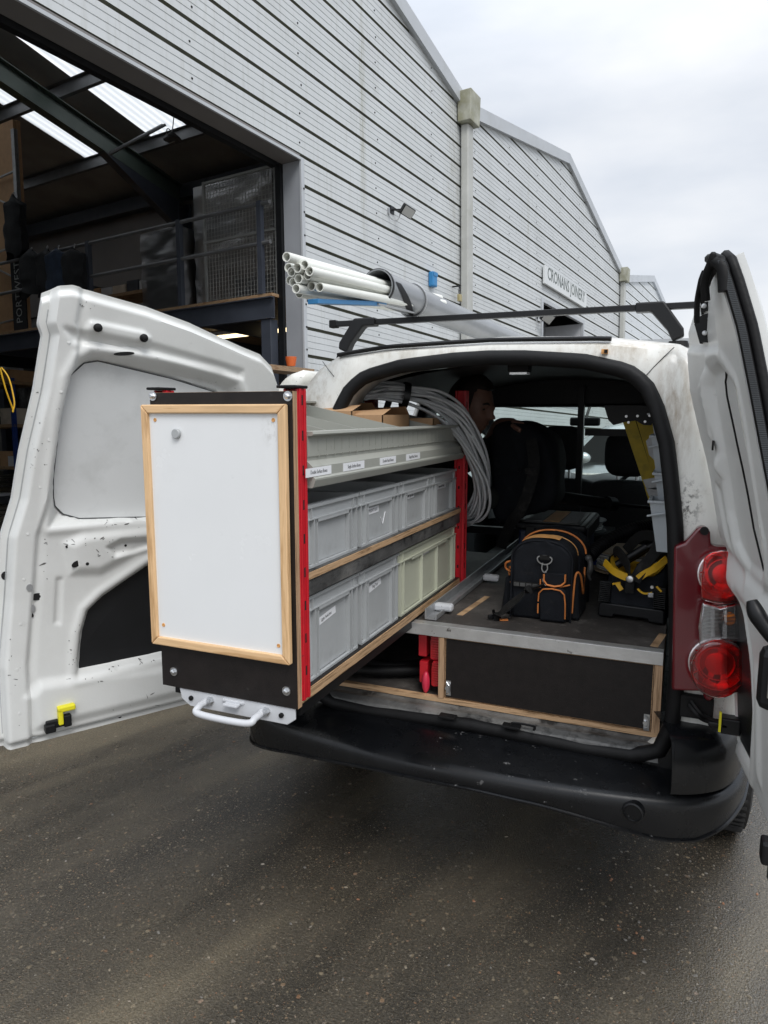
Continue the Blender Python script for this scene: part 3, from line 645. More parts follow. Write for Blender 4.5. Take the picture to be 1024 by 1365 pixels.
m = MB(); m.tube(spline([on(0,490,'X',-5.2),on(8,520,'X',-5.2),on(17,545,'X',-5.2),on(17,548,'X',-5.2),on(19,535,'X',-5.2),on(12,505,'X',-5.25),on(2,490,'X',-5.3)],6), .007, 6)
o = m.build('hose', M['yellow'], t, smooth=60)
t = thing('hanging_lamp', 'unlit lamp hanging on looped cables from a purlin', 'lamp', BM @ MX.Translation((2.4,3.3,5.7)))
P = onp(230,185,BO+wb*-3.2,wb)
m = MB(); m.lathe([(.02,.09),(.05,.07),(.13,-.0),(.13,-.02),(.11,-.02)], MX.Translation(P), 16); m.build('shade', M['purlin'], t, smooth=50)
m = MB(); q = P+V((0,0,.09)); m.tube(spline([q,q+V((.03,.02,.3)),q+V((.0,.04,.75))],5), .008, 5); m.tube(spline([q,q+V((-.09,0,.06)),q+V((-.1,0,-.12)),q+V((.04,.0,-.13))],5), .008, 5); m.build('cable', M['steel'], t)
t = thing('orange_box', 'small orange tub on the ledge behind the door jamb', 'tub', BM @ MX.Translation((.0,.6,2.3)))
P = on(388,478,'X',-3.95)
m = MB(); m.lathe([(.045,-.08),(.06,0.0),(.06,.02)], MX.Translation(P), 14); m.build('tub_body', M['oran'], t, smooth=50)
m = MB(); m.cbox(P+V((0,-.25,-.13)), (.35,.9,.05)); props(m.build('ledge', M['wood']), 'timber ledge under the orange tub by the door jamb', 'ledge')
# low building beyond the van, seen through its windscreen
t = thing('low_unit', 'low pale building across the yard seen through the windscreen', 'industrial unit', MX.Translation((6,24,0)))
m = MB(); m.box((-6,24,0),(20,32,3.6)); m.build('wall', M['clad'], t)
for k in range(9):
    m = MB(); m.box((-6,23.96,.3+.36*k),(20,23.998,.32+.36*k)); m.build('joint', M['trim'], t)
m = MB(); m.box((-6.1,23.8,3.6),(20.1,32.1,3.75)); m.build('roof', M['trim'], t)
m = MB(); m.box((-1.5,23.9,0),(1.8,23.95,2.9)); m.build('roller_door', M['signw'], t)

# ------------------------------------------------------------------ the van
XC, ZC = -.57, 1.15
OPEN = [(0,.565),(.35,.555),(.5,.56),(.56,.59),(.59,.67),(.595,.82),(.583,1.035),(.567,1.24),(.55,1.36),(.533,1.465),(.50,1.568),(.468,1.631),(.415,1.672),(.29,1.703),(.11,1.719),(0,1.722)]
REARO = [(0,.47),(.62,.47),(.70,.52),(.735,.70),(.745,1.0),(.745,1.2),(.725,1.4),(.675,1.58),(.605,1.685),(.535,1.733),(.35,1.752),(0,1.760)]
BODY = [(0,.40),(.68,.40),(.765,.48),(.795,.70),(.80,1.0),(.79,1.22),(.75,1.45),(.70,1.61),(.63,1.70),(.54,1.752),(.3,1.786),(0,1.796)]
NR = 128
def radial(half):
    P = [(x, z-ZC) for x, z in half] + [(-x, z-ZC) for x, z in half[::-1][1:-1]]
    out = []
    for k in range(NR):
        a = 2*math.pi*k/NR - math.pi/2; dx, dz = math.cos(a), math.sin(a); best = None
        for i in range(len(P)):
            (ax, az), (bx, bz) = P[i], P[(i+1) % len(P)]; ex, ez = bx-ax, bz-az; den = dx*ez-dz*ex
            if abs(den) < 1e-9: continue
            t = (ax*ez-az*ex)/den; u = (ax*dz-az*dx)/den
            if t > 0 and -1e-6 <= u <= 1+1e-6: best = t if best is None else max(best, t)
        out.append((dx*best, dz*best+ZC))
    return out
rO, rR, rB = radial(OPEN), radial(REARO), radial(BODY)
def mixr(a, b, t): return [(lerp(p[0],q[0],t), lerp(p[1],q[1],t)) for p, q in zip(a, b)]
def yl(z): return 2.06+lean(z)
rings = []
def addring(r, off=None, Y=None): rings.append([V((XC+x, (yl(z)+off) if Y is None else Y, z)) for x, z in r])
addring([(x*.962, ZC+(z-ZC)*.962) for x, z in rO], .11)
addring([(x*.97, ZC+(z-ZC)*.97) for x, z in rO], .02); addring(rO, .0); addring(mixr(rO, rR, .3), -.004); addring(mixr(rO, rR, .8), .0); addring(rR, .02)
addring(mixr(rR, rB, .55), .07); addring(mixr(rR, rB, .9), .15); addring(rB, .26)
for Y in (2.62, 2.75, 3.1, 3.45, 3.75, 4.15, 4.5): rings.append([V((XC+x, Y, z)) for x, z in rB])
FR = [(4.6,1.77,1),(4.8,1.62,1),(5.0,1.44,1),(5.2,1.26,1),(5.4,1.10,.99),(5.7,1.03,.97),(6.0,.97,.93),(6.25,.88,.84),(6.36,.70,.72)]
def front(Y, zt, s): return [V((XC+x*s*(1 if z < 1.1 else 1), Y, max(.32, z if z < zt-.06 else lerp(zt-.06, zt, min(1,(z-zt+.06)/(1.80-zt+.06)))))) for x, z in rB]
for Y, zt, s in FR: rings.append(front(Y, zt, s))
VAN = thing('van', 'white panel van with both rear doors open and black rear bumper', 'van', (XC, 4.0, 0))
NG = len(rings); vs = [p for g in rings for p in g]
fb, fg, fr_ = [], [], []
def hole(i, k):
    c = (rings[i][k]+rings[i][(k+1) % NR]+rings[i+1][k]+rings[i+1][(k+1) % NR])/4; x = c.x-XC
    if c.y > 4.6 and c.y < 5.4 and abs(x) < .66 and c.z > interp(c.y, [(f[0], f[1]) for f in FR])-.055: return 'w'
    if 3.75 < c.y < 5.0 and abs(x) > .6 and 1.08 < c.z < 1.56 and c.z < interp(c.y, [(f[0], f[1]) for f in FR])-.12: return 's'
    if x < -.5 and 2.75 < c.y < 3.45 and .6 < c.z < 1.60: return 'o'
for i in range(NG-1):
    for k in range(NR):
        f = (i*NR+k, i*NR+(k+1) % NR, (i+1)*NR+(k+1) % NR, (i+1)*NR+k); h = hole(i, k)
        if h is None: fb.append(f)
        elif h == 'w': fg.append(f)
        elif h == 's': fr_.append(f)
fb.append(tuple((NG-1)*NR+k for k in range(NR-1, -1, -1)))
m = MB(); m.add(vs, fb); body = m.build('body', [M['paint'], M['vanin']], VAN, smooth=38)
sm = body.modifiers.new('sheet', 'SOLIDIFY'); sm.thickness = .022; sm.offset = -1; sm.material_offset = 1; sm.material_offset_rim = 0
# the normals of the loft face outward for this winding; make sure of it
bm_ = bmesh.new(); bm_.from_mesh(body.data); bmesh.ops.recalc_face_normals(bm_, faces=bm_.faces); bm_.faces.ensure_lookup_table()
tst = [f for f in bm_.faces if abs((W[VAN] @ f.calc_center_median()).y-3.6) < .2 and (W[VAN] @ f.calc_center_median()).z > 1.75]
if tst and tst[0].normal.z < 0: bmesh.ops.reverse_faces(bm_, faces=bm_.faces)
bm_.to_mesh(body.data); bm_.free()
m = MB(); m.add(vs, fg); m.build('windscreen', M['glass'], VAN, smooth=60)
m = MB(); m.add(vs, fr_); m.build('side_window', M['glass'], VAN, smooth=60)
# door seal round the opening
sp = [V((XC+x*.985, yl(z)-.008, ZC+(z-ZC)*.985)) for x, z in rO]
m = MB(); m.tube(sp, .0225, 10, closed=True, up=(0,1,0)); m.build('door_seal', M['rubber'], VAN, smooth=60)
# black strip along the rear roof edge, small roof tab
pts = [p for p in (V((XC+x, yl(z)+.012, z+.012)) for x, z in mixr(rO, rR, .93)) if p.z > 1.735 and -1.14 < p.x < -.19]
pts.sort(key=lambda p: p.x)
m = MB(); m.tube(pts, .014, 8, fl=.5, up=(0,0,1)); m.build('roof_seal', M['rubber'], VAN, smooth=50)
P = rearp(807, 469); m = MB(); m.cbox(P+V((0,-.012,0)), (.018,.012,.013)); m.build('roof_clip', M['tan'], VAN)
P = rearp(807, 469); m = MB(); m.cbox(P+V((.004,-.02,0)), (.009,.008,.009)); m.build('roof_clip_pin', M['rubber'], VAN)
# bodywork joint lines on both rear corners (sealed seams)
for pl in ([(862,500),(874,487),(886,475),(899,463)], [(446,502),(438,492),(431,482)]):
    m = MB(); m.tube([rearp(*p)+V((0,-.004,0)) for p in pl], .0013, 6); m.build('body_seam', M['sill'], VAN)
# sliding side door slid back along the left flank
def sld(u, v):      # u round the slab section, v along its height
    z = lerp(.56, 1.70, v); bxo = interp(z, [(.40,.68),(.48,.765),(.70,.795),(1.0,.80),(1.22,.79),(1.45,.75),(1.62,.70),(1.72,.63)])
    e = min(1, min(v, 1-v)/.05); e = math.sqrt(1-(1-e)**2); ang = 2*math.pi*u; sg = lambda t, k: math.copysign(abs(t)**k, t)
    c, q = sg(math.cos(ang), .35), sg(math.sin(ang), .35)
    p = V((XC-bxo-.085+.065*c*e, 2.64+.36*q*(.9+.1*e), z))
    if q < -.9: p.y += -.012*math.exp(-((math.hypot((c)*.6, (v-.86)*9)-.55)/.12)**2)
    return p
m = MB(); m.grid(sld, 72, 80, cu=True); m.build('sliding_door', M['paint'], VAN, smooth=60)
for (z0, r_) in ((1.52,.018),(1.30,.015)):
    m = MB(); m.lathe([(r_,0),(r_,.01),(r_*.6,.014)], MX.Translation((-1.20,2.145,z0)) @ MX.Rotation(rad(90),4,'X'), 14); m.build('rubber_buffer', M['paint'], VAN, smooth=40)

# floor, sill, inner linings
m = MB(); m.box((XC-.66,2.13,.50),(XC+.66,5.2,.575)); m.build('load_floor', M['sill'], VAN)
m = MB()
prof = [(2.035,.565),(2.045,.592),(2.075,.600),(2.10,.596),(2.125,.604),(2.16,.604)]
m.grid(lambda u, v: (lambda k, t: V((XC-.55+1.1*u, lerp(prof[k][0],prof[k+1][0],t), lerp(prof[k][1],prof[k+1][1],t)+.003*math.sin(u*40)*(.3+NZ.noise(V((u*9,v*4,0)))))))(min(4,int(v*5)), v*5-min(4,int(v*5))), 60, 20)
m.build('rear_sill', M['sill'], VAN, smooth=60)
for px in ((682,968),(597,955)):
    P = on(*px,'Z',.606); m = MB(); m.cbox(P, (.055,.03,.008)); m.build('sill_catch', M['rubber'], VAN, bevel=.002)
m = MB(); P = on(697,971,'Z',.606); m.tube(spline([P+V((-.035,-.01,.006)),P+V((-.03,.012,.007)),P+V((.03,.012,.007)),P+V((.035,-.01,.006))],4), .004, 6); m.build('lashing_loop', M['rubber'], VAN)
for Y in (2.45, 3.0, 3.55):
    pts = [V((XC+x*.965, Y, ZC+(z-ZC)*.965)) for x, z in rB if z > 1.5]; pts.sort(key=lambda p: p.x)
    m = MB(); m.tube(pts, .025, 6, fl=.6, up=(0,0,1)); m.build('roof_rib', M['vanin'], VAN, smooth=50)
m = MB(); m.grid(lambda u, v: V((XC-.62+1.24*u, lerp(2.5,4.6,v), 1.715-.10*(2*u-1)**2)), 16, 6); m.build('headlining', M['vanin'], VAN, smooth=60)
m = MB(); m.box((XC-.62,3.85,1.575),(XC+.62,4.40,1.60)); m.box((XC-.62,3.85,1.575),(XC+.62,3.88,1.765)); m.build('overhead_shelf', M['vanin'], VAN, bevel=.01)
for px in ((693,490),): 
    P = on(*px,'Y',2.32); m = MB(); m.cbox(P, (.07,.05,.03)); m.build('roof_lamp', M['rubber'], VAN, bevel=.006)
    m = MB(); m.cbox(P+V((0,-.0,-.019)), (.055,.045,.006)); m.build('roof_lamp_lens', M['clear'], VAN)
for xa in (XC-.66, XC+.60):
    m = MB(); m.box((xa,2.13,.58),(xa+.06,4.2,.95)); m.build('wheel_box', M['vanin'], VAN)
for (a, b) in ((-.745,-.60),(.60,.745)):      # inner side trim, split round the sliding door
    m = MB()
    for y0, y1 in ((2.25,2.72),(3.48,4.0)) if a < 0 else ((2.25,4.0),):
        m.box((XC+(-.79 if a < 0 else .755),y0,.95),(XC+(-.755 if a < 0 else .79),y1,1.30))
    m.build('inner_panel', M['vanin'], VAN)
# dashboard, seats, mirror, bulkhead frame
m = MB(); m.grid(lambda u, v: V((XC-.68+1.36*u, 4.85+.5*v, .8+.30*math.sin(min(1,v*1.6)*math.pi/2)+.012*math.sin(u*25))), 24, 10); m.box((XC-.68,5.2,.5),(XC+.68,5.36,1.08)); m.build('dashboard', M['blackpl'], VAN, smooth=60)
m = MB(); m.tube([V((-.22,4.72,1.0))+V((.18*math.cos(a),.05*math.sin(a),.18*math.sin(a))) for a in [2*math.pi*k/28 for k in range(28)]], .014, 8, closed=True); m.bar((-.40,4.72,1.0),(-.04,4.72,1.0),.04,.03); m.build('steering_wheel', M['blackpl'], VAN, smooth=60)
def seat(xc, zc):
    st = MB(); st.add([],[])
    def blob(c, d, e=.45, n=16, mm=10):
        c = V(c)
        def fn(u, v):
            a = 2*math.pi*u; b = math.pi*(v-.5); sg = lambda t: math.copysign(abs(t)**e, t)
            return c + V((d[0]*sg(math.cos(b))*sg(math.cos(a)), d[1]*sg(math.cos(b))*sg(math.sin(a)), d[2]*sg(math.sin(b))))
        return fn
    s1 = MB(); s1.grid(blob((xc,4.08,.89),(.245,.075,.29)),20,12,cu=True); s1.build('seat_back', M['seat'], VAN, smooth=70)
    s2 = MB(); s2.grid(blob((xc,4.08,zc),(.125,.055,.125),.6),20,12,cu=True); s2.build('headrest', M['seat'], VAN, smooth=70)
    s3 = MB(); s3.grid(blob((xc,4.38,.78),(.25,.27,.09)),20,12,cu=True); s3.build('seat_cushion', M['seat'], VAN, smooth=70)
P1 = on(838,605,'Y',4.08); P2 = on(748,597,'Y',4.08)
seat(P1.x, P1.z); seat(P2.x, P2.z)
for dx in (-.05,.05):
    for P in (P1, P2):
        m = MB(); m.tube([(P.x+dx,4.08,1.12),(P.x+dx,4.08,1.24)], .008, 6); m.build('headrest_post', M['zinc'], VAN)
BF = thing('bulkhead_frame', 'black tube bulkhead frame with cross bar behind the van seats', 'bulkhead frame', (XC,3.8,.6))
a = on(777,500,'Y',3.78); b = on(771,690,'Y',3.78)
m = MB(); m.bar(V((a.x,3.78,.87)),V((a.x,3.78,1.68)), .045,.03); m.build('upright', M['blackpl'], BF)
c = on(778,576,'Y',3.78)
m = MB(); m.bar(V((a.x+.023,3.78,c.z)),V((XC+.72,3.78,c.z)), .03,.035); m.build('cross_bar', M['blackpl'], BF)
m = MB(); m.bar(V((a.x-.6,3.80,.90)),V((XC+.70,3.80,.90)), .04,.04); m.build('base_bar', M['blackpl'], BF)
P = on(780,562,'Y',4.75); m = MB(); m.cbox(P, (.19,.03,.055)); m.build('rear_view_mirror', M['blackpl'], VAN, bevel=.012)
m = MB(); m.tube([P, P+V((.02,.06,.1)), P+V((.02,.1,.16))], .009, 6); m.build('mirror_stem', M['blackpl'], VAN)

# bumper
PATH = [(-1.45,2.9),(-1.455,2.5),(-1.45,2.27),(-1.42,2.11),(-1.34,1.995),(-1.15,1.912),(-.85,1.865),(-.57,1.855),(-.29,1.865),(-.01,1.91),(.12,1.97),(.19,2.07),(.225,2.22),(.245,2.45),(.25,2.9)]
ps = spline([V((x,y,0)) for x, y in PATH], 6)
def sweep(m, pts, prof):
    n = len(pts); k = len(prof); vs = []
    for i, p in enumerate(pts):
        t = (pts[min(n-1,i+1)]-pts[max(0,i-1)]).normalized(); nn = V((-t.y, t.x, 0))
        for o, z in prof: vs.append(p + nn*o + V((0,0,z)))
    m.add(vs, [(i*k+j, i*k+j+1, (i+1)*k+j+1, (i+1)*k+j) for i in range(n-1) for j in range(k-1)])
def zlip(p): return interp(p.x, [(-1.46,.35),(-1.42,.365),(-1.25,.405),(-1.128,.432),(-.82,.462),(-.5,.467),(-.316,.459),(-.215,.445),(-.136,.430),(-.07,.417),(0,.404),(.09,.405),(.15,.425),(.2,.447),(.3,.45)])
def sweepf(m, pts, pf):
    n = len(pts); vs = []; k = len(pf(pts[0]))
    for i, p in enumerate(pts):
        t = (pts[min(n-1,i+1)]-pts[max(0,i-1)]).normalized(); nn = V((-t.y, t.x, 0))
        for o, z in pf(p): vs.append(p + nn*o + V((0,0,z)))
    m.add(vs, [(i*k+j, i*k+j+1, (i+1)*k+j+1, (i+1)*k+j) for i in range(n-1) for j in range(k-1)])
m = MB(); sweepf(m, ps, lambda p: [(.24,zlip(p)-.02),(.10,zlip(p)-.014),(.03,zlip(p)-.009),(.008,zlip(p)-.002),(.002,zlip(p)+.006),(0,zlip(p)+.016),(0,.490),(.0015,.505),(.006,.516),(.014,.523),(.028,.528),(.06,.535),(.11,.546),(.15,.556),(.26,.562)])
BU = m.build('bumper', M['bumper'], VAN, smooth=35)
m = MB(); m.box((XC-.70,2.25,.30),(XC+.70,5.0,.495)); m.build('underbody_light_block', M['rubber'], VAN)  # plain black block added under the floor to keep light from passing
m = MB(); sweepf(m, ps, lambda p: [(.006,zlip(p)+.000),(-.004,zlip(p)+.003),(-.004,zlip(p)+.008),(.004,zlip(p)+.012)]); m.build('bumper_lip', M['bumper'], BU)
for sgn in (1, -1):
    seg = [p for p in ps if (p.x > .02 and p.y < 2.6)] if sgn > 0 else [p for p in ps if (p.x < -1.17 and p.y < 2.6)]
    m = MB(); sweep(m, seg, [(.014,.535),(.010,.56),(.016,.64),(.028,.672),(.05,.688),(.09,.692),(.19,.692)])
    e = seg[0] if sgn > 0 else seg[-1]; 
    m.add([(e.x,e.y+.014,.54),(e.x,e.y+.014,.64),(e.x,e.y+.03,.675),(e.x,e.y+.06,.69),(e.x,e.y+.19,.69),(e.x,e.y+.19,.54)], [(0,1,2,3,4,5)]); m.build('bumper_corner', M['bumper'], BU, smooth=55)
m = MB(); tpoly = [(-.10,.572),(-.05,.575),(-.015,.595),(.008,.63),(.018,.66),(.020,.69),(.064,.69),(.064,.54),(-.10,.54)]
n = len(tpoly); m.add([(x,2.046,z) for x, z in tpoly]+[(x,2.06,z) for x, z in tpoly], [(0,1,8),(1,2,7,8),(2,3,7),(3,4,7),(4,5,6,7)]+[(i,(i+1) % n,n+(i+1) % n,n+i) for i in range(n)]); m.build('corner_trim', M['bumper'], VAN)
P = on(845,1083,'Y',1.885); P2 = on(845,1083,'Y',P.y-.0)
m = MB(); T = MX.Translation((P.x, 1.893, P.z)) @ MX.Rotation(rad(90),4,'X') @ MX.Rotation(rad(-9),4,'Y'); m.lathe([(.027,-.01),(.027,.012),(.023,.014),(.021,.010),(.001,.010)], T, 22); m.build('tow_eye_cover', M['bumper'], BU, smooth=40)
m = MB(); P = on(925,1050,'Y',2.0)
# inner black trim panel between seal and corner, wiring bay below the lamp
pa = [rearp(*p)+V((0,-.012,0)) for p in ((868,1012),(905,965),(908,1040),(880,1040))]
m = MB(); m.cbox((.07,2.05,.745), (.085,.03,.065)); m.build('lamp_bay', M['darkhole'], VAN, bevel=.006)
m = MB(); m.tube(spline([(.055,2.03,.765),(.075,2.015,.745),(.10,2.02,.727),(.14,2.02,.722)],5), .006, 6); m.tube(spline([(.05,2.03,.755),(.07,2.012,.737),(.09,2.018,.722),(.13,2.02,.715)],5), .006, 6); m.build('lamp_wiring', M['rubber'], VAN, smooth=60)
m = MB(); m.cbox((.155,2.03,.715), (.05,.04,.045)); m.cbox((.125,2.02,.715),(.05,.02,.016)); m.build('wiring_plug', M['blackpl'], VAN, bevel=.005)
P = on(960,962,'Y',2.0); m = MB(); m.bar(P+V((0,0,.028)),P+V((0,0,-.028)),.006,.006); m.build('yellow_tie', M['yellowpl'], VAN)

# tail lamp
TL = MB(); hp = [(899,724),(913,719),(922,708),(930,699),(939,698),(946,705),(947,722),(955,724),(985,726),(1006,728),(1006,916),(952,921),(946,926),(938,922),(936,912),(896,911)]
pt = [rearp(*p) for p in hp]
TL.prism([(p.x,p.z) for p in pt], frame((0,2.058,0),(1,0,0),(0,0,1)), .045)
def lampwarp(m):
    for i, v in enumerate(m.v):
        m.v[i] = V((v.x, v.y + lean(v.z) + max(0, v.x-.12)**2*6 - .012, v.z))
lampwarp(TL); LMP = TL.build('tail_lamp', M['lampdark'], VAN, smooth=30, bevel=.007)
def lens(name, poly, mat, d=.02, off=-.05, bev=.006, par=LMP):
    m = MB(); pp = [rearp(*p, -.05) for p in poly]
    m.prism([(p.x,p.z) for p in pp], frame((0,2.06+off,0),(1,0,0),(0,0,1)), d); lampwarp(m); return m.build(name, M[mat], par, smooth=35, bevel=bev)
def arcpoly(cx, cy, rx, ry, a0, a1, n=14): return [(cx+rx*math.cos(rad(a0+(a1-a0)*i/n)), cy+ry*math.sin(rad(a0+(a1-a0)*i/n))) for i in range(n+1)]
up = [(938,742),(946,733),(1003,731),(1003,792)]+[(x, 801-((x-965)/30)**2*6) for x in (992,980,970,960,950,940)]+[(935,795),(934,770)]
lens('upper_lens', up, 'redglass', .016, -.062)
lens('upper_back', up, 'lampred', .004, -.040, .001)
mid = [(936,799),(945,802),(960,805),(975,803),(1003,797),(1003,858),(985,852),(968,849),(950,851),(932,857),(931,830)]
lens('reversing_lens', mid, 'clear', .024)
lens('reversing_reflector', [(938,804),(1000,802),(1000,852),(935,852)], 'zinc', .004, -.052, .0005)
lens('amber_bulb', arcpoly(972,822,9,9,0,360,16)[:-1], 'amber', .008, -.057, .002)
low = arcpoly(955,888,36,37,128,360,20)+[(1003,875),(1003,866),(985,858)]+arcpoly(955,888,36,37,-50,-150,8)
lowp = arcpoly(958,887,38,37,40,320,22)+[(1003,866),(1003,908)]
lens('lower_lens', lowp, 'redglass', .016, -.066)
lens('lower_back', lowp, 'lampred', .004, -.042, .001)
for (cx, cy, ro) in ((965,768,27),(957,889,31)):
    c = rearp(cx,cy,-.085); k = .0023; T = frame((c.x,2.06-.0415,c.z),(1,0,0),(0,0,1))
    m = MB(); m.lathe([(ro*k,.0),(ro*k,.014),((ro-1.5)*k,.0155),((ro-3)*k,.010),(ro*.70*k,.002),(ro*.66*k,.002),(ro*.64*k,.009),(ro*.60*k,.009),(ro*.58*k,.002),(ro*.44*k,.001),(ro*.42*k,.008),(ro*.36*k,.009),(.2*k,.009)], T, 36); lampwarp(m); m.build('reflector_bowl', M['reflector'], LMP, smooth=30)
    for q in range(12):
        m = MB(); an = 2*math.pi*q/12; m.bar(T @ V((ro*.72*k*math.cos(an),ro*.72*k*math.sin(an),.004)), T @ V((ro*.92*k*math.cos(an),ro*.92*k*math.sin(an),.010)), .0018,.003); lampwarp(m); m.build('reflector_rib', M['lampred'], LMP)
for k in range(3):
    m = MB(); x = (950,966,983)[k]; a = rearp(x,806,-.07); b = rearp(x,850,-.07); m.bar((a.x,1.994,a.z),(b.x,1.994,b.z),.003,.01); lampwarp(m); m.build('lens_divider', M['clear'], LMP)
for k in range(9):
    m = MB(); a = rearp(938,808+5*k,-.075); b = rearp(1000,808+5*k,-.075); m.bar((a.x,1.985,a.z),(b.x,1.985,b.z),.003,.004); lampwarp(m); m.build('lens_flute', M['clear'], LMP)
m = MB(); c = rearp(939,706,-.05); m.lathe([(.006,0),(.011,.004),(.011,.012),(.006,.012)], frame((c.x,2.008+lean(c.z)-.012,c.z),(1,0,0),(0,0,1)), 14); m.build('lamp_bolt', M['rubber'], LMP)

# wheels
for (x, y) in ((.19,2.86),(-1.33,2.86),(.16,5.6),(-1.30,5.6)):
    T = MX.Translation((x,y,.315)) @ MX.Rotation(rad(90 if x > XC else -90),4,'Y')
    m = MB(); m.lathe([(.20,-.09),(.27,-.095),(.308,-.085),(.315,-.05),(.315,.05),(.308,.085),(.27,.095),(.20,.09)], T, 40, caps=False)
    for k in range(60):
        a = 2*math.pi*k/60; m.bar(T @ V((.316*math.cos(a),.316*math.sin(a),-.075)), T @ V((.316*math.cos(a+.05),.316*math.sin(a+.05),.075)), .012,.008)
    wh = m.build('wheel', M['tyre'], VAN, smooth=40)
    m = MB(); m.lathe([(.20,.07),(.19,.085),(.15,.07),(.06,.085),(.001,.09)], T, 30, caps=False); m.build('rim', M['steel'], wh, smooth=40)

# ------------------------------------------------------------------ rear doors as pressed panels
def panel(name, parent, pos, nrm, na, nb, disp, thick, mats):
    """pos(a,b) inner face, nrm(a,b) inward normal, disp(a,b) relief along it; the outer skin lies 'thick' behind"""
    m = MB(); g = []; og = []
    for j in range(nb+1):
        for i in range(na+1):
            a, b = i/na, j/nb; n = nrm(a, b); p = pos(a, b); g.append(p+n*disp(a, b))
            e = min(a, 1-a, b, 1-b); og.append(p-n*(thick*(.75+.25*sst(0,.12,e))))
    w_ = na+1; N = len(g); fs = [(j*w_+i, j*w_+i+1, (j+1)*w_+i+1, (j+1)*w_+i) for j in range(nb) for i in range(na)]
    fo = [tuple(N+k for k in f[::-1]) for f in fs]
    loop = [i for i in range(na)] + [na+j*w_ for j in range(nb)] + [nb*w_+i for i in range(na,0,-1)] + [j*w_ for j in range(nb,0,-1)]
    fe = [(loop[k], N+loop[k], N+loop[(k+1) % len(loop)], loop[(k+1) % len(loop)]) for k in range(len(loop))]
    m.add(g+og, fs+fo+fe); return m.build(name, mats, parent, smooth=50)
hL = V((-1.43,2.06,0)); dL = V((math.cos(rad(-120)), math.sin(rad(-120)), 0)); nL = V((math.cos(rad(-30)), math.sin(rad(-30)), 0))
TOPL = [(0,1.872),(.04,1.887),(.09,1.893),(.21,1.877),(.385,1.855),(.57,1.82),(.81,1.758),(.90,1.738),(.96,1.70),(1,1.62)]
FREE = [(.544,.787),(.80,.782),(1.0,.755),(1.19,.735),(1.30,.70),(1.44,.675),(1.61,.634),(1.76,.609),(1.79,.619),(1.87,.606),(1.9,.60)]
HING = [(.544,.0),(1.0,.0),(1.3,-.05),(1.62,-.133),(1.75,-.12),(1.9,-.10)]
def szL(a, b):
    z = lerp(.546, interp(a, TOPL), b); return lerp(interp(z, FREE), interp(z, HING), a), z
def P_L(s, z): return hL + dL*s + nL*lean(z) + V((0,0,z))
REC = [(.611,1.215),(.60,1.35),(.578,1.526),(.553,1.64),(.525,1.692),(.489,1.714),(.398,1.71),(.24,1.69),(.09,1.664),(.035,1.639),(.0,1.571),(.04,1.21)]
TRI = [(.552,.74),(.546,.80),(.535,.868),(.512,.935),(.465,.975),(.301,1.067),(.20,1.10),(.12,1.08),(.09,1.0),(.09,.75),(.288,.742)]
BRI = [(.575,1.16),(.52,1.185),(.30,1.195),(.12,1.19),(.12,1.12),(.2,1.12),(.36,1.10),(.47,1.05),(.56,1.06)]
PKT = [(.455,1.135),(.41,1.155),(.30,1.15),(.25,1.13),(.37,1.105),(.43,1.10)]
PAD = [(.507,1.776),(.493,1.797),(.345,1.778),(.327,1.765),(.335,1.748),(.43,1.744),(.497,1.757)]
SLT = [(.598,1.054),(.581,1.052),(.594,.907),(.611,.915)]
LOWR = [(.70,.70),(.66,.735),(.25,.70),(.1,.695),(.1,.61),(.25,.60),(.68,.60)]
PNL = [(.590,1.30),(.588,1.36),(.568,1.526),(.538,1.652),(.50,1.688),(.462,1.696),(.24,1.652),(.09,1.612),(.07,1.59),(.09,1.22),(.312,1.212),(.518,1.226),(.564,1.244),(.586,1.27)]
SWG = [(.56,1.775),(.30,1.742),(.10,1.70),(.02,1.68),(.02,1.66),(.1,1.672),(.3,1.72),(.54,1.745)]
def dispL(a, b):
    s, z = szL(a, b); f = interp(z, FREE); e = f-s; zt = interp(a, TOPL); d = 0
    d += (-.034*(1-sst(.020,.027,e)) + .014*sst(.024,.034,e)*(1-sst(.080,.096,e))) if e < .1 else 0
    d += .006*sst(.09,.12,e)
    d += -.02*(1-sst(.012,.03,zt-z))
    q = sdf(REC, s, z); d += -.040*(1-sst(-.030,.006,q)) + .006*math.exp(-((q-.014)/.012)**2)
    q = sdf(TRI, s, z); d += -.030*(1-sst(-.010,.010,q)) + .005*math.exp(-((q-.02)/.012)**2)
    q = sdf(BRI, s, z); d += .016*(1-sst(-.03,.012,q))
    q = sdf(PKT, s, z); d += -.018*(1-sst(-.015,.006,q))
    q = sdf(PAD, s, z); d += .010*(1-sst(-.004,.010,q))
    q = sdf(SLT, s, z); d += -.006*(1-sst(-.004,.004,q))
    q = sdf(LOWR, s, z); d += .014*(1-sst(-.02,.02,q))
    q = sdf(SWG, s, z); d += -.012*(1-sst(-.01,.012,q))
    d += -.016*(1-sst(.012,.03,z-.546))
    d += .0012*NZ.noise(V((s*9,z*9,0)))
    q = sdf(PNL, s, z) if .0 < s < .62 and 1.15 < z < 1.75 else 1
    if q < .006: d = lerp(-.047, d, sst(0,.006,q))
    return d
DL = thing('left_rear_door', 'white left rear van door swung open with black lower panel', 'van door', (-1.43,2.06,.55))
panel('door_panel', DL, lambda a, b: P_L(*szL(a, b)), lambda a, b: nL, 150, 220, dispL, .085, M['paint_in'])
def plateL(name, poly, off, mat, th=.004, bevel=0, **k):
    pts = [P_L(s, z) + nL*off for s, z in poly]; n = len(pts); m = MB()
    m.add(pts+[p-nL*th for p in pts], [tuple(range(n)), tuple(range(2*n-1,n-1,-1))]+[(i,n+i,n+(i+1) % n,(i+1) % n) for i in range(n)]); return m.build(name, M[mat], DL, bevel=bevel, **k)
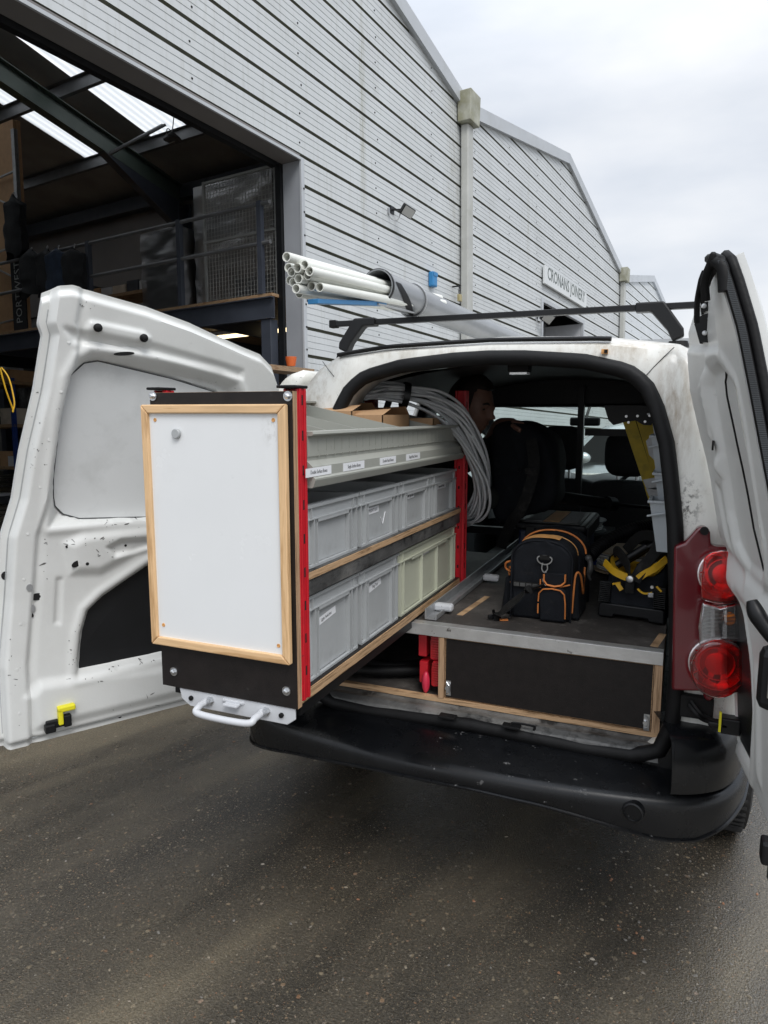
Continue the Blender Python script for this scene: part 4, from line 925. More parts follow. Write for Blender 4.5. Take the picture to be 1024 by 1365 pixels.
def rnd_poly(poly, n=5):
    p = spline([V((a,b,0)) for a, b in poly], n, True); return [(q.x,q.y) for q in p]
plateL('lower_board', [(lerp(.33,s,.985), lerp(.9,z,.985)) for s, z in TRI], -.0215, 'blackpl')
m = MB(); c = (.33,1.44); N_ = len(PNL)
def pn(u, v):
    i = u*N_; k = int(i) % N_; t = i-int(i); p, q = PNL[k], PNL[(k+1) % N_]; s, z = lerp(p[0],q[0],t), lerp(p[1],q[1],t)
    s, z = lerp(c[0],s,v), lerp(c[1],z,v); return P_L(s,z)+nL*(-.0335+.0)
m.grid(pn, N_*6, 10, cu=True); m.build('window_board', M['board'], DL, smooth=60)
m = MB(); m.tube([P_L(s,z)+nL*-.0335 for s, z in PNL], .0014, 6, closed=True); m.build('board_seal', M['rubgrey'], DL)
def spotL(name, s, z, rs, rz, mat, off=.001, rot=0):
    poly = [(s+rs*math.cos(t)*math.cos(rot)-rz*math.sin(t)*math.sin(rot), z+rs*math.cos(t)*math.sin(rot)+rz*math.sin(t)*math.cos(rot)) for t in [2*math.pi*k/16 for k in range(16)]]
    q = P_L(s,z); a = 0
    plateL(name, poly, dofs(s, z)+off, mat, .003)
def dofs(s, z):
    b = 0
    f, h = interp(z, FREE), interp(z, HING); a = (f-s)/(f-h); zt = interp(a, TOPL); return dispL(a, (z-.546)/(zt-.546))
for (s, z, rs, rz) in ((.567,1.149,.0045,.0045),(.392,1.131,.004,.004),(.513,1.09,.005,.005),(.729,1.073,.011,.013),(.648,1.004,.004,.004),(.671,.949,.005,.006),(.430,.561,.005,.004)): spotL('drain_hole', s, z, rs, rz, 'darkhole')
spotL('drain_hole', .543, 1.094, .016, .009, 'darkhole', .001, -.5)
for (s, z) in ((.675,1.038),(.67,.972)): spotL('door_bolt', s, z, .009, .011, 'steel', .002)
spotL('latch_slot', .652, 1.004, .022, .011, 'darkhole', .0015); spotL('panel_slot', .40, 1.717, .030, .0055, 'darkhole', .0015, -.1)
for (s, z) in ((.477,1.783),(.347,1.763)):
    q = P_L(s,z)+nL*(dofs(s,z)+.001); m = MB(); T = frame(q, dL, V((0,0,1))); T = T if T.to_3x3() @ V((0,0,1)) @ nL > 0 else T @ MX.Rotation(math.pi,4,'X')
    m.lathe([(.012,0),(.012,.006),(.008,.010),(.008,.016),(.003,.018)], T, 14); m.build('rubber_plug', M['rubber'], DL, smooth=40)
spotL('filler_patch', .484, 1.272, .017, .017, 'sill', -.0)
# chipped paint: dark flakes along the belt, edges and lower lip
m = MB()
for (cs, cz, rs, rz, n_) in ((.50,1.16,.09,.012,14),(.45,1.12,.06,.012,9),(.40,1.20,.10,.008,8),(.56,.83,.02,.08,12),(.52,.72,.09,.02,9),(.40,.735,.10,.008,8),(.61,1.13,.03,.06,6),(.74,.8,.02,.12,8),(.63,1.45,.015,.12,6),(.50,1.84,.03,.03,8),(.30,.60,.2,.03,10),(.43,1.31,.05,.05,10)):
    for _ in range(n_):
        s, z = rnd.gauss(cs, rs*.6), rnd.gauss(cz, rz*.7); f = interp(z, FREE)
        if not (interp(z, HING)+.03 < s < f-.004 and .56 < z < 1.86): continue
        L_, w__ = .0012+.011*rnd.random()**4, .0006+.0014*rnd.random(); an = rnd.gauss(.2, .5); k = 7; pts = []
        for j in range(k):
            t = 2*math.pi*j/k; x_, y_ = L_*math.cos(t)*(.6+.7*rnd.random()), w__*math.sin(t)*(.6+.9*rnd.random())
            ss, zz = s+x_*math.cos(an)-y_*math.sin(an), z+x_*math.sin(an)+y_*math.cos(an); pts.append(P_L(ss,zz)+nL*(dofs(ss,zz)+.0007))
        m.add(pts, [tuple(range(k))])
m.build('paint_chips', M['sill'], DL, kind='stuff')
# spot weld dimples and the sealed hem of the outer skin
for k in range(9):
    z = .66+.135*k; s = interp(z, FREE)-.060
    if z < 1.84: q = P_L(s,z)+nL*(dofs(s,z)+.0002); m = MB(); m.lathe([(.0045,0),(.0035,.0007),(.0022,.0003)], frame(q, dL, V((0,0,1))) if frame(q, dL, V((0,0,1))).to_3x3().col[2].dot(nL) > 0 else frame(q, dL*-1, V((0,0,1))), 10); m.build('spot_weld', M['paint_in'], DL, smooth=60)
m = MB(); m.tube([(lambda s, z: P_L(s,z)+nL*(dofs(s,z)+.0002))(interp(z,FREE)-.0185, z) for z in [.56+.0325*k for k in range(40)]], .0016, 5); m.build('hem_sealer', M['crate'], DL)
m = MB(); m.tube([(lambda s, z: P_L(s,z)+nL*(dofs(s,z)+.0002))(.74-.022*k, .5655) for k in range(33)], .0016, 5); m.build('hem_sealer', M['crate'], DL)
# yellow lower latch
lm = P_L(.62,.605)+nL*.006; T = MX((dL*-1, nL, V((0,0,1)))).transposed().to_4x4(); T.translation = lm; T = T @ MX.Scale(.76, 4)
m = MB(T); m.box((-.05,0,-.018),(.04,.03,.018)); m.box((-.055,0,-.03),(-.015,.04,.005)); m.box((.015,0,-.02),(.045,.04,.03)); m.build('latch_body', M['blackpl'], DL, bevel=.004)
m = MB(T); m.box((-.005,.012,-.005),(.014,.045,.062)); m.box((-.005,.012,.047),(.062,.045,.070)); m.build('latch_lever', M['yellowpl'], DL, bevel=.004)

# right rear door: hinge edge and free edge as curves in the place
def curve_at(pts, z):
    pts = sorted(pts, key=lambda p: p.z)
    if z <= pts[0].z: return pts[0]
    for a, b in zip(pts, pts[1:]):
        if z <= b.z: return a.lerp(b, (z-a.z)/(b.z-a.z))
    return pts[-1]
def hp_(x, y): 
    Y = 2.1
    for _ in range(15):
        q = on(x, y, 'Y', Y); Y = 2.04+lean(q.z)*.6
    return q
HR = [hp_(*p) for p in ((926,376),(915,420),(908,443),(914,520),(924,570),(938,630),(951,700),(975,770),(983,850),(985,950),(992,1020),(1000,1045))]
def fp_(x, y):
    Y = 1.6
    for _ in range(15):
        q = on(x, y, 'Y', Y); Y = 1.56+lean(q.z)*.5
    return q
FRR = [fp_(*p) for p in ((952,352),(962,380),(980,440),(996,520),(1011,600),(1026,680),(1043,780),(1056,900),(1064,1020),(1067,1130),(1067,1200))]
z0h, z1h = .60, HR[0].z; z0f, z1f = FRR[-1].z, FRR[0].z
def posR(a, b):
    h = curve_at(HR, lerp(z0h,z1h,b)); f = curve_at(FRR, lerp(z0f,z1f,b)); return h.lerp(f, a)
def nrmR(a, b):
    e = .02; du = posR(min(1,a+e),b)-posR(max(0,a-e),b); dv = posR(a,min(1,b+e))-posR(a,max(0,b-e)); n = du.cross(dv).normalized()
    return n if n.x < 0 else -n
RECr = [(.49,.83),(.45,.80),(.42,.68),(.37,.565),(.38,.50),(.50,.465),(.70,.47),(.80,.51),(.85,.56),(.84,.605),(.86,.68),(.88,.755),(.88,.80),(.78,.825),(.66,.845)]
BLKr = [(.0,.38),(.16,.382),(.30,.388),(.37,.36),(.41,.305),(.42,.205),(.36,.12),(.30,.06),(.0,.05)]
def dispR(a, b):
    st = interp(b, [(.45,.07),(.64,.12),(.78,.08),(.89,.10),(.93,.30),(1,.38)])
    d = -.014*(1-sst(st-.012,st+.012,a))*sst(.40,.46,b) - .012*(1-sst(.94,.955,a) if a < .955 else 0)*0
    q = sdf(RECr, a, b); d += -.013*(1-sst(-.020,.002,q)) + .005*math.exp(-((q-.018)/.012)**2)
    d += -.012*(1-sst(.70,.715,a))*sst(.855,.872,b)*(1 if a > st else .4)
    q = sdf(BLKr, a, b); d += -.012*(1-sst(-.012,.006,q)) + .005*math.exp(-((q-.022)/.014)**2)
    d += .014*math.exp(-((b-.425)/.022)**2)*sst(.05,.2,a) - .006*math.exp(-((b-.462)/.012)**2)
    q = sdf([(.33,.80),(.47,.825),(.38,.69),(.33,.72)], a, b); d += .012*(1-sst(-.012,.012,q))
    q = sdf([(.34,.665),(.42,.665),(.40,.63),(.34,.64)], a, b); d += .010*(1-sst(-.015,.012,q))
    q = sdf([(.2,.60),(.30,.60),(.32,.48),(.22,.47)], a, b); d += -.008*(1-sst(-.012,.012,q))
    q = sdf([(.50,.30),(.56,.30),(.52,.08),(.46,.08)], a, b); d += .008*(1-sst(-.02,.02,q))
    d += .0125*(1-sst(.40,.46,b))
    return d - .02*(1-sst(.0,.03,b)) + .0008*NZ.noise(V((a*5,b*9,3)))
DR = thing('right_rear_door', 'white right rear van door open edge on with ribbed rubber seal', 'van door', (.2,2.05,.6))
panel('door_panel', DR, posR, nrmR, 110, 240, dispR, .075, M['paint_in'])
# rounded outer skin corner that shows past the seal, centre seal between the doors
sl = [posR(1, b/60)+nrmR(1,b/60)*-.012+V((.0,-.012,0)) for b in range(0, 61)]
m = MB(); m.tube([p+V((.0,-.004,0)) for p in sl]+[sl[-1]+V((-.012,.03,.012)),sl[-1]+V((-.02,.06,.016))], .010, 8); m.build('edge_seal', M['rubber'], DR, smooth=60)
m = MB(); m.tube([p+V((.019,-.0,0)) for p in sl]+[sl[-1]+V((.010,.03,.015))], .011, 8); m.build('edge_seal', M['rubber'], DR, smooth=60)
m = MB()
for k in range(8, 60):
    for t in range(6):
        p = sl[k].lerp(sl[min(60,k+1)], t/6); q = (p+V((-.001,-.0145,0))); m.bar(q+V((-.006,0,0)), q+V((.007,0,0)), .0022,.0025)
m.build('seal_ribs', M['rubgrey'], DR, kind='stuff')
tp = sl[-1]+V((0,0,-.012))
m = MB(); m.tube(spline([tp+V((-.030,.10,-.05)),tp+V((-.026,.06,-.018)),tp+V((-.014,.03,.002)),tp+V((-.004,.0,.008)),tp+V((.006,-.008,-.01)),tp+V((.011,-.010,-.05))],5), [.009]*4+[.013]*22, 8); m.build('seal_cap', M['rubber'], DR, smooth=60)
m = MB(); m.tube(spline([tp+V((-.022,.04,-.06)),tp+V((-.026,.03,-.02)),tp+V((-.016,.012,.012)),tp+V((-.014,.004,.030))],4), [.009]*10+[.007,.006,.004], 8); m.tube(spline([tp+V((-.036,.07,-.10)),tp+V((-.038,.055,-.06)),tp+V((-.034,.04,-.025)),tp+V((-.030,.03,.0))],4), [.006]*10+[.005,.004,.003], 6); m.build('seal_lip', M['rubber'], DR, smooth=60)
# outer skin bulge at the top free corner
m = MB()
sk = [onp(x,y,V((0,1.69,0)),V((0,1,0))) for x, y in ((962,353),(974,352),(985,356),(997,384),(997,424),(992,432),(1001,480),(1015,550),(1030,640),(1048,760),(1062,900),(1074,1020),(1078,1150),(1066,1150),(1052,1020),(1040,880),(1026,760),(1008,640),(992,550),(979,480),(966,400))]
n = len(sk); m.add(sk+[p+V((.02,.16,0)) for p in sk], [tuple(range(n)), tuple(range(2*n-1,n-1,-1))]+[(i,(i+1) % n,n+(i+1) % n,n+i) for i in range(n)]); m.build('outer_skin', M['paint'], DR, bevel=.008)
# upper latch plate and lower panel, handle
def atR(x, y, off=0):
    best = min(((posR(a/20, b/80)+nrmR(a/20,b/80)*dispR(a/20,b/80)) for a in range(21) for b in range(81)), key=lambda p: (lambda q: (q[0]-x)**2+(q[1]-y)**2)(pix(p)))
    return best
def pix(p):
    q = V(p)-C0; z = q.dot(_FW); return CXP+FPX*q.dot(_R)/z, CYP-FPX*q.dot(_UP)/z
def faceR(name, poly, Y, mat, th, par=DR, bevel=.003):
    pp = [onp(x,y,V((0,Y,0)),V((0,1,0))) for x, y in poly]; n = len(pp); m = MB()
    m.add(pp+[p+V((0,th,0)) for p in pp], [tuple(range(n)), tuple(range(2*n-1,n-1,-1))]+[(i,(i+1) % n,n+(i+1) % n,n+i) for i in range(n)]); return m.build(name, M[mat], par, bevel=bevel)
q = atR(942,425)
lt = faceR('latch_plate', [(936,405),(955,401),(956,456),(935,454),(928,429),(937,421),(948,418),(946,412),(937,414)], q.y-.03, 'blackpl', .05)
for x, y in ((938.5,408),(947,424.5),(939.5,444)):
    c = on(x,y,'Y',q.y-.031); m = MB(); m.lathe([(.0065,0),(.0055,.004),(.002,.0045)], frame(c,(1,0,0),(0,0,1)), 12); m.build('latch_screw', M['zinc'], lt)
# black lower board and the inner handle
m = MB(); m.grid(lambda u, v: (lambda a, b: posR(a,b)+nrmR(a,b)*(.0035))(lerp(.004, interp(v,[(0,.29),(.1,.35),(.45,.41),(.78,.40),(.93,.35),(1,.28)]), u), lerp(.058,.378,v)), 8, 24); m.build('lower_board', M['blackpl'], DR, smooth=60)
m = MB(); m.tube([ (lambda a, b: posR(a,b)+nrmR(a,b)*(dispR(a,b)+.0015))(interp(t,[(0,.69),(.05,.645),(.12,.635),(.3,.65),(.5,.66),(.8,.655),(1,.70)]), lerp(.825,.49,t)) for t in [k/40 for k in range(41)]], .0024, 6); m.build('board_seal', M['rubber'], DR)
m = MB(); m.tube(spline([fp_(1013,806)+V((-.012,.03,0)),fp_(1026,828)+V((-.018,.02,0)),fp_(1046,856)+V((-.015,.01,0))],5), [.010,.012,.014,.016,.017,.017,.016,.016,.016,.016,.014], 8, fl=1.0); m.build('inner_handle', M['blackpl'], DR, smooth=60)
c = fp_(1040,905)+V((-.012,.0,0))
m = MB(); m.cbox(c, (.055,.05,.135)); m.build('lock_case', M['blackpl'], DR, bevel=.02)
m = MB(); m.cbox(c+V((.005,-.026,.0)), (.034,.006,.07)); m.build('lock_plate', M['zinc'], DR, bevel=.0025)
c = fp_(1029,1135)+V((-.006,0,.0))
m = MB(); m.cbox(c, (.03,.04,.05)); m.cbox(c+V((.008,0,-.04)),(.014,.02,.05)); m.build('lower_latch', M['blackpl'], DR, bevel=.006)
# hinge seen above the lamp
c = rearp(973,705,-.01); m = MB(); m.cbox(c+V((0,-.02,0)), (.03,.05,.022)); m.cbox(c+V((-.01,-.03,.022)),(.022,.03,.012)); m.build('door_hinge', M['gpaint'], DR, bevel=.004)
q = atR(953,594); m = MB(); m.lathe([(.012,0),(.012,.004)], frame(q+V((-.006,-.004,0)),(0,1,0),(0,0,1)), 12); m.build('drain_hole', M['darkhole'], DR)

# ------------------------------------------------------------------ pull-out shelf unit
UX0, UX1, UY0, UY1 = -1.175, -.787, 1.355, 2.66
PU = thing('pull_out_shelf', 'pull out van racking with red uprights and a white board on its end', 'racking', ((UX0+UX1)/2, 2.0, .83))
m = MB(); m.box((UX0,UY0,.870),(UX1,UY0+.018,1.594)); ep = m.build('end_panel', M['plyedgeh'], PU)
m = MB(); m.box((UX0+.0005,UY0-.0025,.8705),(UX1-.0005,UY0-.0002,1.5935)); m.build('panel_facing', M['ply'], ep)
for (z0, z1, mt) in ((.876,.900,'plyedge'),):
    m = MB(); m.box((UX0+.01,UY0+.019,z0),(UX1,UY1,z1)); m.build('base_board', M[mt], PU)
    m = MB(); m.box((UX0+.012,UY0+.02,z1),(UX1-.003,UY1-.002,z1+.002)); m.build('base_facing', M['ply'], PU)
m = MB(); m.box((UX0+.02,UY0+.02,.845),(UX1-.006,UY1+.02,.8755)); m.build('slide_rail', M['blackpl'], PU)
m = MB(); m.box((UX0+.01,UY0+.045,1.162),(UX1,UY1-.0,1.178)); m.build('shelf_board', M['plyedge'], PU)
m = MB(); m.box((UX0+.012,UY0+.046,1.178),(UX1-.003,UY1-.002,1.180)); m.box((UX1-.012,UY0+.06,1.122),(UX1-.004,UY1-.01,1.1615)); m.box((UX0+.01,UY0+.05,1.122),(UX0+.018,UY1,1.1615)); m.build('shelf_lip', M['sill'], PU)
for (x0, x1, y0, y1) in ((-.822,-.7855,1.374,1.412),(-1.18,-1.150,1.374,1.412),(-.812,-.772,2.615,2.662),(-1.19,-1.150,2.615,2.662)):
    zt = 1.600 if y0 < 2 else 1.628
    m = MB(); m.box((x0,y0,.882),(x0+.006,y1,zt)); m.box((x1-.006,y0,.882),(x1,y1,zt)); m.box((x0+.006,y0+.018,.882),(x1-.006,y1-.001,zt))
    m.box((x1,y0+.004,.882),(x1+.0025,y0+.013,zt)); m.box((x1,y1-.013,.882),(x1+.0025,y1-.004,zt))
    u_ = m.build('upright', M['red'], PU, bevel=.0015)
    for k in range(9):
        z = .94+.078*k
        m = MB(); m.box((x1-.001,(y0+y1)/2-.003,z),(x1+.0006,(y0+y1)/2+.003,z+.022)); m.box((x0+.012,y0+.0172,z),(x0+.018,y0+.0182,z+.012)); m.build('slot', M['darkhole'], u_)
    m = MB(); m.box((x0-.006,y0-.02,zt+.0005),(x1+.004,y1+.002,zt+.007)); 
    if y0 < 2: m.build('upright_cap', M['rubber'], u_, bevel=.002)
# white board with its pine frame
WB = thing('whiteboard', 'white board in a pine frame on the end of the pull out shelf', 'whiteboard', (-.99,1.345,.98))
fx0, fx1, fz0, fz1, fw = -1.190, -.796, .980, 1.566, .0205
yb, yf = UY0-.004, UY0-.020
def rail(a, b, c, d, mt):   # mitred rails
    m = MB(); m.prism([a,b,c,d], frame((0,yb,0),(1,0,0),(0,0,1)), .016); m.build('frame_rail', M[mt], WB, bevel=.003)
i0, i1, j0, j1 = fx0+fw, fx1-fw, fz0+fw, fz1-fw
rail((fx0,fz0),(fx1,fz0),(i1,j0),(i0,j0),'pineh'); rail((fx0,fz1),(i0,j1),(i1,j1),(fx1,fz1),'pineh')
rail((fx0,fz0+.0006),(i0-.0006,j0),(i0-.0006,j1),(fx0,fz1-.0006),'pine'); rail((fx1,fz0+.0006),(fx1,fz1-.0006),(i1+.0006,j1),(i1+.0006,j0),'pine')
m = MB(); m.box((i0-.004,yb-.008,j0-.004),(i1+.004,yb,j1+.004)); m.build('board', M['wboard'], WB)
for x, z in ((i0+.014,j0+.03),(i1-.012,j0+.02),(i0+.016,j1-.015),(i1-.013,j1-.014)):
    m = MB(); m.lathe([(.0048,0),(.004,.0016),(.0015,.001)], frame((x,yb-.0081,z),(1,0,0),(0,0,1)), 12); m.build('board_screw', M['tan'], WB)
P = on(236,578,'Y',yb-.009)
t = thing('magnet', 'small round grey magnet near the top left of the white board', 'magnet', P)
m = MB(); m.lathe([(.0115,0),(.0115,.006),(.010,.0075),(.001,.0075)], frame(P,(1,0,0),(0,0,1)), 24); m.build('magnet_body', M['crate'], t, smooth=40)
for px in ((204,528),(384,528),(232,895),(382,921)):
    P = on(*px,'Y',UY0-.003); m = MB(); T = frame(P,(1,0,0),(0,0,1)); m.lathe([(.0085,0),(.0085,.002),(.007,.002),(.0065,.007),(.003,.009)], T, 6); m.lathe([(.011,0),(.011,.0018)], T, 16); m.build('panel_bolt', M['zinc'], PU)
# steel handle plate under the panel
hpz = [(-1.126,.868),(-.796,.868),(-.796,.842),(-.818,.826),(-1.095,.826),(-1.120,.842)]
m = MB(); m.prism(hpz, frame((0,UY0+.006,0),(1,0,0),(0,0,1)), .005); HP = m.build('handle_plate', M['gpaint'], PU, bevel=.0015)
m = MB(); m.box((-1.12,UY0+.007,.863),(-.80,UY0+.16,.8685)); m.build('plate_return', M['gpaint'], HP)
a, b = V((-1.045,UY0,.846)), V((-.885,UY0,.846))
m = MB(); m.tube(spline([a, a+V((0,-.03,-.002)), a+V((.016,-.048,-.010)), b+V((-.016,-.048,-.010)), b+V((0,-.03,-.002)), b], 6), .0085, 10); m.build('pull_handle', M['gpaint'], HP, smooth=60)
for q in (a, b):
    m = MB(); T = frame(q+V((.012,0,.004)),(1,0,0),(0,0,1)); m.lathe([(.011,0),(.011,.003),(.008,.003),(.008,.010)], T, 6); m.build('handle_nut', M['zinc'], HP)
m = MB(); m.box((-.985,UY0-.018,.852),(-.945,UY0+.002,.857)); m.box((-.995,UY0-.004,.857),(-.935,UY0+.002,.863)); m.build('release_tab', M['gpaint'], HP, bevel=.001)
for x in (-1.09,-.832):
    m = MB(); m.lathe([(.006,0),(.006,.005),(.003,.006)], frame((x,UY0+.001,.848),(1,0,0),(0,0,1)), 12); m.build('plate_screw', M['rubber'], HP)
# top tray
TR = thing('parts_tray', 'grey slotted steel parts tray on top of the pull out shelf', 'tray', (-.98,2.0,1.375))
tp_ = [(-.815,1.505),(-.776,1.505),(-.774,1.499),(-.776,1.496),(-.789,1.494),(-.789,1.448),(-.792,1.445),(-.792,1.438),(-.776,1.425),(-.776,1.402),(-.770,1.398),(-.770,1.394),(-.776,1.378),(-.78,1.376),(-.795,1.376),(-.795,1.49),(-.815,1.495)]
n = len(tp_); ya, yb_ = 1.421, 2.70
m = MB(); m.add([V((x,ya,z)) for x, z in tp_]+[V((x,yb_,z-.004)) for x, z in tp_], [tuple(range(n)), tuple(range(2*n-1,n-1,-1))]+[(i,n+i,n+(i+1) % n,(i+1) % n) for i in range(n)]); m.build('front_wall', M['traygrey'], TR)
m = MB(); m.box((-1.175,ya,1.376),(-.797,2.61,1.383)); m.build('tray_floor', M['traygrey'], TR)
m = MB(); m.box((-1.18,ya,1.376),(-1.174,2.61,1.578)); m.box((-1.18,ya,1.578),(-1.155,2.61,1.584)); m.build('back_wall', M['traygrey'], TR)
for y in (1.424, 1.60, 1.78, 2.08, 2.38, 2.606):
    m = MB(); m.add([(-1.173,y,1.384),(-.797,y,1.384),(-.797,y,1.496),(-1.173,y,1.576),(-1.173,y+.003,1.384),(-.797,y+.003,1.384),(-.797,y+.003,1.496),(-1.173,y+.003,1.576)], [(0,1,2,3),(7,6,5,4),(0,4,5,1),(1,5,6,2),(2,6,7,3),(3,7,4,0)]); m.build('divider', M['traygrey'], TR)
m = MB()
y = 1.47
while y < 2.6:
    m.box((-.7885,y,1.458),(-.7878,y+.0016,1.487)); m.box((-.7885,y+.0,1.446),(-.7865,y+.004,1.450)); y += .042
m.build('wall_slots', M['traygrey'], TR, kind='stuff')
for (cx, cy, wpx, tx) in ((425.5,623,34,'Double Surface Boxes'),(472.5,615.5,28,'Single Surface Boxes'),(518,610,21,'Double Back Boxes'),(551.5,605,18,'Single Back Boxes')):
    P = on(cx,cy,'X',-.7735); A = on(cx-wpx/2,cy,'X',-.7735).y; B = on(cx+wpx/2,cy,'X',-.7735).y
    zc = interp(P.y, [(1.4,1.413),(2.7,1.410)])
    m = MB(); m.box((-.7758,A,zc-.010),(-.7748,B,zc+.010)); lb = m.build('label', M['paper'], TR)
    text(tx, .0125, frame((-.7746,(A+B)/2,zc),(0,1,0),(0,0,1)), M['ink'], lb, ext=.0001, sx=(B-A)*.80/(len(tx)*.0068))
# cartons and odds in the tray
for (x0, y0, x1, y1, h, lb, mark) in ((-1.16,2.10,-1.0,2.30,.168,'brown carton with an open flap at the back of the parts tray',0),(-1.06,2.12,-.90,2.36,.155,'brown carton with torn open top in the parts tray',1),(-.965,2.42,-.83,2.56,.140,'small brown carton with a printed round mark in the parts tray',2)):
    t = thing('carton', lb, 'carton', ((x0+x1)/2,(y0+y1)/2,1.384), 'brown cartons in the parts tray'); z = 1.384
    m = MB(); e = .003
    m.box((x0,y0,z),(x1,y1,z+e)); m.box((x0,y0,z),(x0+e,y1,z+h)); m.box((x1-e,y0,z),(x1,y1,z+h)); m.box((x0,y0,z),(x1,y0+e,z+h)); m.box((x0,y1-e,z),(x1,y1,z+h)); m.build('carton_body', M['card'], t)
    m = MB(); L_ = (x1-x0)*.5
    if mark != 2: m.add([(x0,y0,z+h),(x1,y0,z+h),(x1,y0+.07,z+h+.02),(x0,y0+.07,z+h+.012)], [(0,1,2,3)]); m.build('carton_flap', M['card'], t); m = MB(); m.add([(x0,y1,z+h),(x1,y1,z+h),(x1+.01,y1-.06,z+h+.028),(x0,y1-.06,z+h+.022)], [(0,1,2,3)])
    else: m.box((x0,y0,z+h),(x1,y1,z+h+.002))
    m.build('carton_flap', M['card'], t)
    if mark:
        T = frame(((x0+x1)/2-.01,y0-.0006,z+h-.045),(1,0,0),(0,0,1)); m = MB(); m.lathe([(.014,0),(.014,.0004),(.011,.0004),(.011,0)], T, 20, caps=False)
        m.box((-.002,-.001,0),(.002,.022,.0004), T) if mark == 2 else None; m.build('printed_mark', M['ink'], t)
    if mark == 2:
        m = MB(); m.box((x1+.0003,y0+.03,z+h-.075),(x1+.0009,y0+.10,z+h-.02)); m.build('carton_label', M['paper'], t)
t = MB(); t.cbox((-.86,2.58,1.505),(.015,.006,.06),); props(t.build('white_clip', M['pvc']), 'small white strip sticking out of the parts tray beside the cables', 'strip')

# crates
def crate(name, label, group, L, D, H, mt, loc, sticker=None, div=()):
    t = thing(name, label, 'crate', loc, group); Tm = W[t]; th = .004; x1 = D/2; y1 = L/2
    m = MB(Tm); m.box((-x1+.01,-y1+.01,0),(x1-.01,y1-.01,.006))
    m.box((x1-.016,-y1+.008,.004),(x1-.012,y1-.008,H)); m.box((-x1+.008,-y1+.008,.004),(-x1+.012,y1-.008,H)); m.box((-x1+.012,-y1+.008,.004),(x1-.016,-y1+.012,H)); m.box((-x1+.012,y1-.012,.004),(x1-.016,y1-.008,H))
    m.build('tub', M[mt], t)
    m = MB(Tm); hb = H-.034
    for a, b, c, d in ((x1-.0078,-y1,x1,y1),(-x1,-y1,-x1+.0078,y1),(-x1+.0078,-y1,x1-.0078,-y1+.0078),(-x1+.0078,y1-.0078,x1-.0078,y1)): m.box((a,b,H-.008),(c,d,H)); m.box((a,b,hb-.003),(c,d,hb))
    m.box((x1-.0118,-y1+.002,hb),(x1-.0065,y1-.002,H-.008))
    m.box((x1-.0078,-y1*.62,hb-.011),(x1-.0005,y1*.62,hb-.0032))
    for y in (-y1+.030, y1-.030): m.box((x1-.0064,y-.0015,hb),(x1-.0005,y+.0015,H-.008))
    for s in (-1,1): m.box((-x1+.004,s*(y1-.0042)-.003,hb),(x1-.008,s*(y1-.0042)+.003,H-.008))
    m.build('rim', M[mt], t)
    m = MB(Tm)
    ys = [s*(y1-o) for s in (-1,1) for o in (.011,.043,.058)] if not div else [s*(y1-o) for s in (-1,1) for o in (.011,.04)]+list(div)
    for y in ys: m.box((x1-.0118,y-.0018,.002),(x1-.0005,y+.0018,hb-.0035))
    m.box((x1-.0118,-y1+.01,.0),(x1-.001,y1-.01,.006))
    for s in (-1,1):
        for k in range(4): m.box((-x1+.03+k*(D-.06)/3.2,s*(y1-.004)-.0038,.002),(-x1+.034+k*(D-.06)/3.2,s*(y1-.004)+.0038,hb-.004))
    m.build('ribs', M[mt], t, kind='stuff')
    if sticker:
        yy, zz, w_, tx, rot = sticker; T = Tm @ MX.Translation((x1-.0112,yy,zz)) @ MX.Rotation(rad(rot),4,'X')
        m = MB(T); m.box((0,-w_/2,-.0095),(.0006,w_/2,.0095)); st = m.build('sticker', M['paper'], t)
        text(tx, .0125, T @ frame((.0008,0,0),(0,1,0),(0,0,1)), M['ink'], st, ext=.0001, sx=.8)
    return t
for i, (lb, st) in enumerate((('grey crate without a label nearest the red upright on the middle shelf', None), ('grey crate with a label and a scratched tick, second on the middle shelf', (-.035,.09,.085,'SPEEDFIT BOX',0)),
      ('grey crate with its label in the middle, third on the middle shelf', (-.04,.10,.085,'Outside Pipe Box',0)), ('grey crate at the far end of the middle shelf by the cables', (-.01,.10,.10,'Clips and Fixings',0)))):
    c = crate('storage_crate', lb, 'grey storage crates on the pull out shelf', .291, .37, .152, 'crate', (-.985,1.574+.2985*i,1.1805), st)
    if i == 1:
        m = MB(W[c]); T = W[c]; m.tube([(.1745,.02,.062),(.1745,.035,.04),(.1745,.055,.075)], .0012, 5); m.build('scratched_tick', M['paper'], c)
for i, (lb, st) in enumerate((('taller grey crate with a slanting label at the front of the bottom shelf', (-.03,.135,.105,'Light Switches',6)), ('taller grey crate second on the bottom shelf beside the pale green crate', (-.02,.145,.085,'Plug Tops',6)))):
    crate('storage_crate', lb, 'grey storage crates on the pull out shelf', .291, .37, .212, 'crate', (-.985,1.574+.2985*i,.9025), st)
crate('storage_crate', 'long pale green crate with three ribbed panels on the bottom shelf', None, .595, .37, .212, 'crateg', (-.985,2.322,.9025), (-.03,.165,.07,'Misc',0), (-.085,.075))
t = MB(); t.tube(spline([(-.9,2.2,1.10),(-.88,2.28,1.122),(-.9,2.36,1.105)],5), .008, 8); props(t.build('copper_offcut', M['tan'], smooth=60), 'orange offcut showing above the pale green crate', 'pipe')

